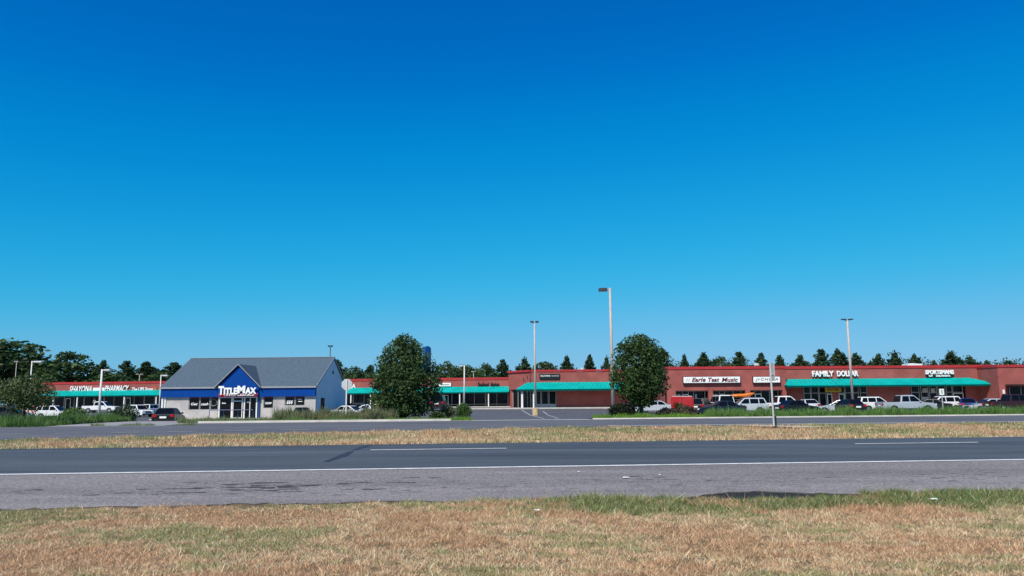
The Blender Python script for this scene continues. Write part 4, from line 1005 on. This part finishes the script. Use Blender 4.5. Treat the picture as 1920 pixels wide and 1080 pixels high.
# post in the median carrying a sign seen edge on
u = UV_of(1450, 33); Y = 33.2; x = X_at(1452, Y, 808); z = gz(x, Y); H = at(1450, 681, Y).z - z
o = empty('median_sign', (x, Y, z), 0, 'thin galvanised sign post in the dry median, sign plate seen edge on', 'road sign')
MB().cyl((0, 0, -.2), (-.03, 0, H), .042, .042, n=10).build('post', M_GALV, o)
MB().box(.03, .05, -.30, .30, H - .75, H + .0).build('plate', M_GALV, o)
MB().box(.01, .028, -.25, .25, H - .5, H - .45).build('bracket', M_GALV, o)
MB().box(.02, .10, -.05, .05, .05, .5).build('marker', M_BLACK, o)
mb = MB(); mb.add([(x - 1.1, Y + 1.2, gz(x, Y) + .10), (x - .4, Y + 1.0, gz(x, Y) + .10), (x + 1.9, Y - 1.6, gz(x, Y) + .10), (x + .9, Y - 1.4, gz(x, Y) + .105), (x - .2, Y - .1, gz(x, Y) + .104)], [(0, 1, 2, 3, 4)])
struct(mb.build('gravel_patch', mat('pale_gravel', (.6, .55, .48), .9, var=.3, scale=9)))
# small white sign in the right verge
Y = 60; x = X_at(1768, Y); z = gz(x, Y); zt = at(1768, 729, Y).z - z
o = empty('parking_sign', (x, Y, z), 0, 'small white sign on a thin post in front of the white sport utility car', 'road sign')
MB().box(-.03, .03, -.02, .02, -.2, zt).build('post', M_GALV, o)
hb = zt - 11.5 / F * Y
MB().box(-.19, .17, -.05, -.025, hb, zt).build('plate', M_SIGNW, o, bevel=.005)
MB().box(-.03, .03, -.06, -.053, hb + .1, zt - .08).build('marking', M_BLACK, o)
# tall blue pylon sign behind the large tree
Y = 130; x = X_at(800, Y); z = gz(x, Y); zt = at(800, 649, Y).z - z; zl = at(800, 700, Y).z - z
o = empty('pylon_sign', (x, Y, z), R(70), 'blue round-topped pylon sign showing right of the egg-shaped tree', 'sign')
MB().box(-.1, .1, -.1, .1, -.2, zl).build('post', M_BLUED, o)
MB().prism([(-1.1, zl), (1.1, zl), (1.1, zt - .4), (.8, zt - .1), (0, zt), (-.8, zt - .1), (-1.1, zt - .4)], -.22, .22).build('panel', mat('blue_sign', (.0, .13, .40), .4, var=.1), o, bevel=.04)

# ------------------------------------------------------------------ cars
KIND = {
 'sedan': dict(L=4.75, W=1.82, H=1.44, r=.33, wx=(1.42, -1.38), top=[(-2.37, .45), (-2.36, .8), (-2.26, .97), (-1.7, 1.01), (.8, .95), (1.05, .92), (1.9, .80), (2.26, .67), (2.37, .5), (2.35, .27)], cab=(-1.8, 1.0, -1.0, .05), belt=.95, sp=(.45, .78), h0=.24),
 'hatch': dict(L=4.25, W=1.78, H=1.5, r=.32, wx=(1.3, -1.28), top=[(-2.12, .45), (-2.12, .88), (-2.0, 1.02), (.75, .97), (1.0, .93), (1.75, .82), (2.05, .67), (2.12, .48), (2.1, .27)], cab=(-2.0, .98, -1.3, .1), belt=.97, sp=(.42, .76), h0=.24),
 'suv': dict(L=4.6, W=1.86, H=1.73, r=.37, wx=(1.4, -1.35), top=[(-2.3, .5), (-2.3, .98), (-2.24, 1.1), (.75, 1.07), (1.0, 1.03), (1.95, .95), (2.22, .8), (2.3, .55), (2.28, .32)], cab=(-2.2, 1.0, -1.92, .15), belt=1.07, sp=(.28, .58, ), h0=.3),
 'pickup': dict(L=5.75, W=1.98, H=1.9, r=.4, wx=(1.85, -1.75), top=[(-2.87, .55), (-2.87, 1.15), (-.9, 1.17), (1.15, 1.15), (1.5, 1.12), (2.45, 1.06), (2.78, .92), (2.87, .62), (2.85, .38)], cab=(-1.0, 1.42, -.78, .55), belt=1.13, sp=(.42,), h0=.38),
 'van': dict(L=5.2, W=1.98, H=2.05, r=.36, wx=(1.6, -1.6), top=[(-2.6, .5), (-2.6, 1.18), (-2.55, 1.22), (1.3, 1.18), (1.65, 1.1), (2.35, .95), (2.58, .7), (2.6, .5), (2.58, .3)], cab=(-2.55, 1.6, -2.42, .75), belt=1.17, sp=(.38, .7), h0=.28),
}
PAINT = {'white': (.78, .78, .78), 'silver': (.42, .47, .52), 'black': (.008, .009, .011), 'navy': (.006, .010, .028), 'red': (.42, .015, .02), 'maroon': (.03, .008, .012), 'blue': (.008, .03, .17), 'dark': (.018, .017, .019), 'lightsilver': (.55, .6, .65)}
def car(kind, paint, px, Y, head, label, name=None, cat='car', extras=(), glass=True):
    k = KIND[kind]; L, W, H, r = k['L'], k['W'], k['H'], k['r']; hw = W / 2
    x = X_at(px, Y); z = gz(x, Y) + .004
    o = empty(name or {'pickup': 'pickup_truck', 'van': 'van'}.get(kind, 'car'), (x, Y, z), R(head), label, cat, 'vehicles parked at the shops')
    pm = mat('paint_' + paint, PAINT[paint], .32, metal=.15 if 'silver' in paint else 0, coat=.25 if paint in ('navy', 'black', 'maroon', 'dark') else .6, var=.04, scale=1.5)
    pts = list(k['top']); z0 = k['h0']; ra = r + .06
    for wx in k['wx']:
        pts.append((wx + ra + .02, z0))
        for j in range(0, 9):
            t = math.pi * j / 8; zz = r + math.sin(t) * ra
            pts.append((wx + math.cos(t) * ra, max(z0, zz)))
        pts.append((wx - ra - .02, z0))
    pts.append((-L / 2 + .03, z0))
    def inset(p): return (p[0] * .985, .5 + (p[1] - .5) * (.93 if p[1] > .5 else .97))
    n_ = len(pts); mb = MB(); V = []
    for yy, ins in ((-hw, 1), (-hw + .09, 0), (hw - .09, 0), (hw, 1)):
        V += [(*((inset(p) if ins else p)[:1]), yy, (inset(p) if ins else p)[1]) for p in pts]
    fs = [(a * n_ + i, a * n_ + (i + 1) % n_, (a + 1) * n_ + (i + 1) % n_, (a + 1) * n_ + i) for a in range(3) for i in range(n_)]
    fs += [tuple(range(n_ - 1, -1, -1)), tuple(range(3 * n_, 4 * n_))]
    mb.add(V, fs); body = mb.build('body', pm, o)
    for p_ in body.data.polygons: p_.use_smooth = False
    xr, xf, tr_, tf = k['cab']; zb_ = k['belt'] - .04; wb, wt = hw - .06, hw - .26
    MB().box(-L / 2 + .35, L / 2 - .35, -hw + .18, hw - .18, z0 + .01, k['belt'] - .12).build('underbody', M_TRIMB, o)
    cb = MB(); cb.add([(xr, -wb, zb_), (xf, -wb, zb_), (xf, wb, zb_), (xr, wb, zb_), (tr_, -wt, H), (tf, -wt, H), (tf, wt, H), (tr_, wt, H)],
                      [(0, 3, 2, 1), (4, 5, 6, 7), (0, 1, 5, 4), (1, 2, 6, 5), (2, 3, 7, 6), (3, 0, 4, 7)])
    cb.build('cabin', pm, o, bevel=.07)
    lerp = lambda a, b, t: a + (b - a) * t
    def sx(f, rear, pad): return lerp(xr, tr_, f) + pad if rear else lerp(xf, tf, f) - pad
    f0, f1 = .16, .86
    for s in (-1, 1):
        xa = [lerp(xr, xf, q) for q in k['sp']]
        xs0 = [None] + xa; xs1 = xa + [None]
        for i_ in range(len(xs0)):
            q = []
            for (e, left) in ((f0, 1), (f0, 0), (f1, 0), (f1, 1)):
                lim0, lim1 = sx(e, True, .14), sx(e, False, .14)
                xx = lim0 if xs0[i_] is None and left else lim1 if xs1[i_] is None and not left else (xs0[i_] + .045 if left else xs1[i_] - .045)
                xx = min(max(xx, lim0), lim1)
                q.append((xx, s * (lerp(wb, wt, e) + .014), lerp(zb_, H, e)))
            mbw = MB().add(q + [(a, b - s * .02, c) for a, b, c in q], [(0, 1, 2, 3), (4, 7, 6, 5), (0, 4, 5, 1), (2, 6, 7, 3), (1, 5, 6, 2), (0, 3, 7, 4)]); mbw.build('side_window', M_CGLASS, o)
    for nm, (ba, ta), sg in (('windshield', (xf, tf), 1), ('rear_window', (xr, tr_), -1)):
        q = [(lerp(ba, ta, e) + sg * .018, y_ * (lerp(wb, wt, e) - .1), lerp(zb_, H, e) + .006) for e, y_ in ((.1, -1), (.1, 1), (.9, 1), (.9, -1))]
        MB().add(q + [(a - sg * .03, b, c - .01) for a, b, c in q], [(0, 1, 2, 3), (4, 7, 6, 5), (0, 4, 5, 1), (2, 6, 7, 3), (1, 5, 6, 2), (0, 3, 7, 4)]).build(nm, M_CGLASS, o)
    for wx in k['wx']:
        for s in (-1, 1):
            w = MB().cyl((wx, s * (hw - .24), r), (wx, s * (hw - .015), r), r, n=20).build('wheel', M_TYRE, o, bevel=.015)
            mr = MB().cyl((wx, s * (hw - .06), r), (wx, s * (hw - .002), r), r * .64, r * .6, n=16)
            for j in range(5):
                t = j * 1.2566; mr.box(wx + math.cos(t) * r * .3 - .03, wx + math.cos(t) * r * .3 + .03, min(s * (hw - .01), s * (hw + .008)), max(s * (hw - .01), s * (hw + .008)), r + math.sin(t) * r * .3 - .03, r + math.sin(t) * r * .3 + .03)
            mr.build('rim', M_RIM, w)
    zf = k['top'][-3][1] - .02 if kind != 'sedan' else .66
    zf = {'sedan': .64, 'hatch': .66, 'suv': .8, 'pickup': .9, 'van': .78}[kind]; zt_ = {'sedan': .82, 'hatch': .88, 'suv': .98, 'pickup': .95, 'van': 1.05}[kind]
    for s in (-1, 1):
        MB().box(L / 2 - .22, L / 2 - .015, s * (hw - .26) - .17, s * (hw - .26) + .17, zf - .08, zf + .07).build('headlight', M_HEAD, o, bevel=.02)
        MB().box(-L / 2 - .015, -L / 2 + .16, s * (hw - .2) - .16, s * (hw - .2) + .16, zt_ - .13, zt_ + .09).build('tail_light', M_TAIL, o, bevel=.02)
        xm = xf - .35; MB().box(xm - .08, xm + .08, s * (hw + .02) - .09, s * (hw + .02) + .09, k['belt'] - .0, k['belt'] + .15).build('mirror', pm, o, bevel=.03)
        dh = MB()
        for q in k['sp']: dh.box(lerp(xr, xf, q) - .32, lerp(xr, xf, q) - .14, s * hw - .012, s * hw + .018, k['belt'] - .17, k['belt'] - .135)
        dh.build('door_handle', pm if paint != 'white' else M_TRIMB, o)
        MB().box(-L / 2 + r * 2 + .75, L / 2 - r * 2 - .7, s * hw - .01, s * hw + .012, z0 + .02, z0 + .13).build('side_sill', M_TRIMB, o)
    MB().box(L / 2 - .1, L / 2 + .02, -hw + .5, hw - .5, zf - .2, zf + .05).build('grille', M_TRIMB, o, bevel=.02)
    MB().box(L / 2 - .12, L / 2 + .05, -hw + .1, hw - .1, z0 + .02, z0 + .2).build('bumper', M_TRIMB if kind in ('suv',) else (M_RIM if kind == 'pickup' else pm), o, bevel=.03)
    MB().box(-L / 2 - .05, -L / 2 + .12, -hw + .1, hw - .1, z0 + .04, z0 + .24).build('bumper', M_RIM if kind == 'pickup' else M_TRIMB, o, bevel=.03)
    MB().box(-L / 2 - .022, -L / 2 - .008, -.26, .26, zt_ - .22, zt_ - .06).build('licence_plate', M_SIGNW, o)
    if kind == 'pickup':
        MB().box(-L / 2 + .12, xr - .08, -hw + .14, hw - .14, 1.168, 1.185).build('bed_recess_shade', M_TRIMB, o)  # flat black slab on top paints the darkness of the open bed
        MB().box(-L / 2 + .02, -L / 2 + .11, -hw + .1, hw - .1, 1.15, 1.2).build('tailgate_rail', pm, o)
    if kind in ('suv', 'van'):
        for s in (-1, 1): MB().box(tr_ + .15, tf - .1, s * (wt - .1) - .02, s * (wt - .1) + .02, H + .03, H + .07).box(tr_ + .2, tr_ + .26, s * (wt - .1) - .02, s * (wt - .1) + .02, H - .01, H + .03).box(tf - .2, tf - .14, s * (wt - .1) - .02, s * (wt - .1) + .02, H - .01, H + .03).build('roof_rail', M_TRIMB, o)
    return o
# left lot
car('suv', 'dark', 22, 92, 20, 'dark car half hidden behind the small open tree at far left')
car('suv', 'red', 73, 108, 95, 'red car showing between the small open tree and a white car')
car('suv', 'white', 104, 104, 0, 'white car nearest the small open tree, low roof above the weeds')
car('pickup', 'white', 190, 134, 0, 'white pickup truck behind the slim white lamp post', cat='pickup truck')
car('suv', 'white', 262, 112, -35, 'white sport utility car turned toward the road beside the dark bush')
car('suv', 'white', 290, 122, 75, 'white car with dark rear window beside the left edge of the gabled shop')
car('hatch', 'black', 318, 67, 101, 'black hatchback seen from behind waiting at the drive before the gabled shop')
car('sedan', 'black', 566, 84, -78, 'small black car facing the road in front of the pale brick shop front')
car('sedan', 'white', 660, 86, -25, 'white car behind the octagonal sign back')
car('suv', 'navy', 655, 104, 170, 'dark car behind the white car near the octagonal sign')
car('sedan', 'silver', 683, 100, 180, 'silver sedan left of the large egg-shaped tree')
car('sedan', 'white', 703, 80, -60, 'white car roof low in the weeds left of the egg-shaped tree')
car('sedan', 'maroon', 722, 92, 0, 'maroon car under the left side of the egg-shaped tree')
car('van', 'maroon', 822, 104, 90, 'maroon vehicle seen end on right of the egg-shaped tree')
# right lot
car('sedan', 'lightsilver', 1222, 88, 180, 'pale car in the shade right of the rounded entrance tree trunk')
car('sedan', 'maroon', 1188, 92, 180, 'dark red car behind the rounded entrance tree trunk')
Y = 80; x = X_at(1280, Y); z = gz(x, Y)
o = empty('cargo_trailer', (x, Y, z), R(-14), 'bright red box-shaped trailer behind the dusky brown shrubs', 'trailer', 'vehicles parked at the shops')
MB().box(-1.12, 1.12, -.9, 1.3, .42, 1.9).build('body', mat('paint_red', PAINT['red'], .32, coat=.6, var=.04, scale=1.5), o, bevel=.1)
MB().box(-1.0, 1.0, -.8, 1.2, 1.86, 1.93).build('roof', M_WHITE, o, bevel=.02)
MB().box(-.02, .02, -.915, -.9, .5, 1.8).build('door_seam', M_BLACK, o)
for s_ in (-1, 1):
    w = MB().cyl((s_ * .95, .2, .33), (s_ * 1.15, .2, .33), .33, n=18).build('wheel', M_TYRE, o, bevel=.015)
    MB().cyl((s_ * 1.12, .2, .33), (s_ * 1.16, .2, .33), .2, n=14).build('rim', M_RIM, w)
    MB().box(s_ * .92 - .1, s_ * .92 + .1, -.93, -.89, .5, .62).build('tail_light', M_TAIL, o)
car('suv', 'dark', 1316, 84.5, 60, 'dark car just right of the red trailer')
car('van', 'white', 1352, 90, 90, 'white van end peeping over the dark blue sedan')
car('sedan', 'navy', 1350, 77, 180, 'long dark blue sedan in front of the music shop')
car('suv', 'lightsilver', 1396, 83, 180, 'silver sport utility car carrying the orange kayak')
car('pickup', 'white', 1470, 86, 0, 'white pickup truck behind the median post', cat='pickup truck')
car('sedan', 'black', 1493, 80, 20, 'black car in front of the white pickup near the median post')
car('hatch', 'lightsilver', 1512, 92, 90, 'pale car end under the left part of the long awning')
car('sedan', 'silver', 1573, 82, 158, 'silver car with bonnet to the left before the small dark hatchback')
car('hatch', 'black', 1589, 80.5, 96, 'small dark hatchback left of the leaning lamp base')
car('suv', 'white', 1644, 90, 0, 'white estate car right of the leaning lamp base')
car('pickup', 'silver', 1699, 84, 0, 'large silver pickup truck nearest the right verge', cat='pickup truck')
car('sedan', 'black', 1738, 85.5, 160, 'black car between the silver pickup and the white sport utility car')
car('suv', 'white', 1762, 88, 180, 'white sport utility car behind the small white post sign')
car('hatch', 'blue', 1808, 88, 75, 'bright blue car right of the white sport utility car')
car('sedan', 'lightsilver', 1853, 85, 180, 'pale silver sedan left of the dark maroon pickup')
car('pickup', 'maroon', 1903, 82, 0, 'dark maroon pickup truck at the right edge', cat='pickup truck')
# kayak on the silver car
Y = 83; x = X_at(1394, Y); zc = gz(x, Y) + 1.80; M_ORG = mat('orange_plastic', (.75, .20, .02), .4, var=.12, scale=1.5)
o = empty('kayak', (x, Y, zc), R(3), 'orange kayak strapped on the silver car roof', 'kayak'); o.rotation_euler = (0, R(-5), R(3))
mb = MB(); NS = 17; ring = 14; V = []
for i in range(NS):
    t = -1 + 2 * i / (NS - 1); w = .36 * max(.03, 1 - abs(t) ** 2.6) ; hgt = .21 * max(.06, 1 - abs(t) ** 3.2); up = .13 * abs(t) ** 2.2
    for j in range(ring):
        a = 6.28319 * j / ring; V.append((t * 1.35, math.cos(a) * w, .2 + up + math.sin(a) * hgt))
fs = [(i * ring + j, i * ring + (j + 1) % ring, (i + 1) * ring + (j + 1) % ring, (i + 1) * ring + j) for i in range(NS - 1) for j in range(ring)]
fs += [tuple(range(ring - 1, -1, -1)), tuple(range((NS - 1) * ring, NS * ring))]
mb.add(V, fs).build('hull', M_ORG, o, smooth=True)
mb = MB()
for i in range(16):
    a, b = i * .3927, (i + 1) * .3927; mb.cyl((math.cos(a) * .4, math.sin(a) * .23, .41), (math.cos(b) * .4, math.sin(b) * .23, .41), .03, n=6)
mb.build('cockpit_rim', M_BLACK, o)
MB().box(-.62, -.58, -.38, .38, .40, .415).box(.58, .62, -.38, .38, .40, .415).build('strap', M_BLACK, o)

# ------------------------------------------------------------------ litter on the verge and shoulder
M_LIT = mat('paper', (.8, .8, .78), .7, var=.05)
for (px, v, s, lab, dz) in ((1004, 11.15, .09, 'crumpled white scrap in the dry grass near the road edge', .07), (1083, 15.0, .05, 'tiny white scrap on the shoulder near the edge line', .03),
                        (1170, 14.2, .11, 'flattened pale wrapper on the shoulder', .03), (1233, 14.5, .05, 'small white scrap right of the flattened wrapper', .03), (1735, 11.3, .10, 'pale crumpled wrapper in the green roadside grass', .10)):
    u = UV_of(px, v); x, y = UVxy(u, v); r_ = random.Random(int(px)); q = []; s *= .55
    for i in range(4):
        for j in range(4): q.append((s * (i - 1.5) * .6 + r_.uniform(-.2, .2) * s, s * (j - 1.5) * .5 + r_.uniform(-.2, .2) * s, r_.uniform(0, .35) * s))
    mb = MB().add(q, [(4 * i + j, 4 * i + j + 1, 4 * i + j + 5, 4 * i + j + 4) for i in range(3) for j in range(3)])
    o = mb.build('litter', M_LIT); o.location = (x, y, gz(x, y) + dz); tag(o, lab, 'litter')
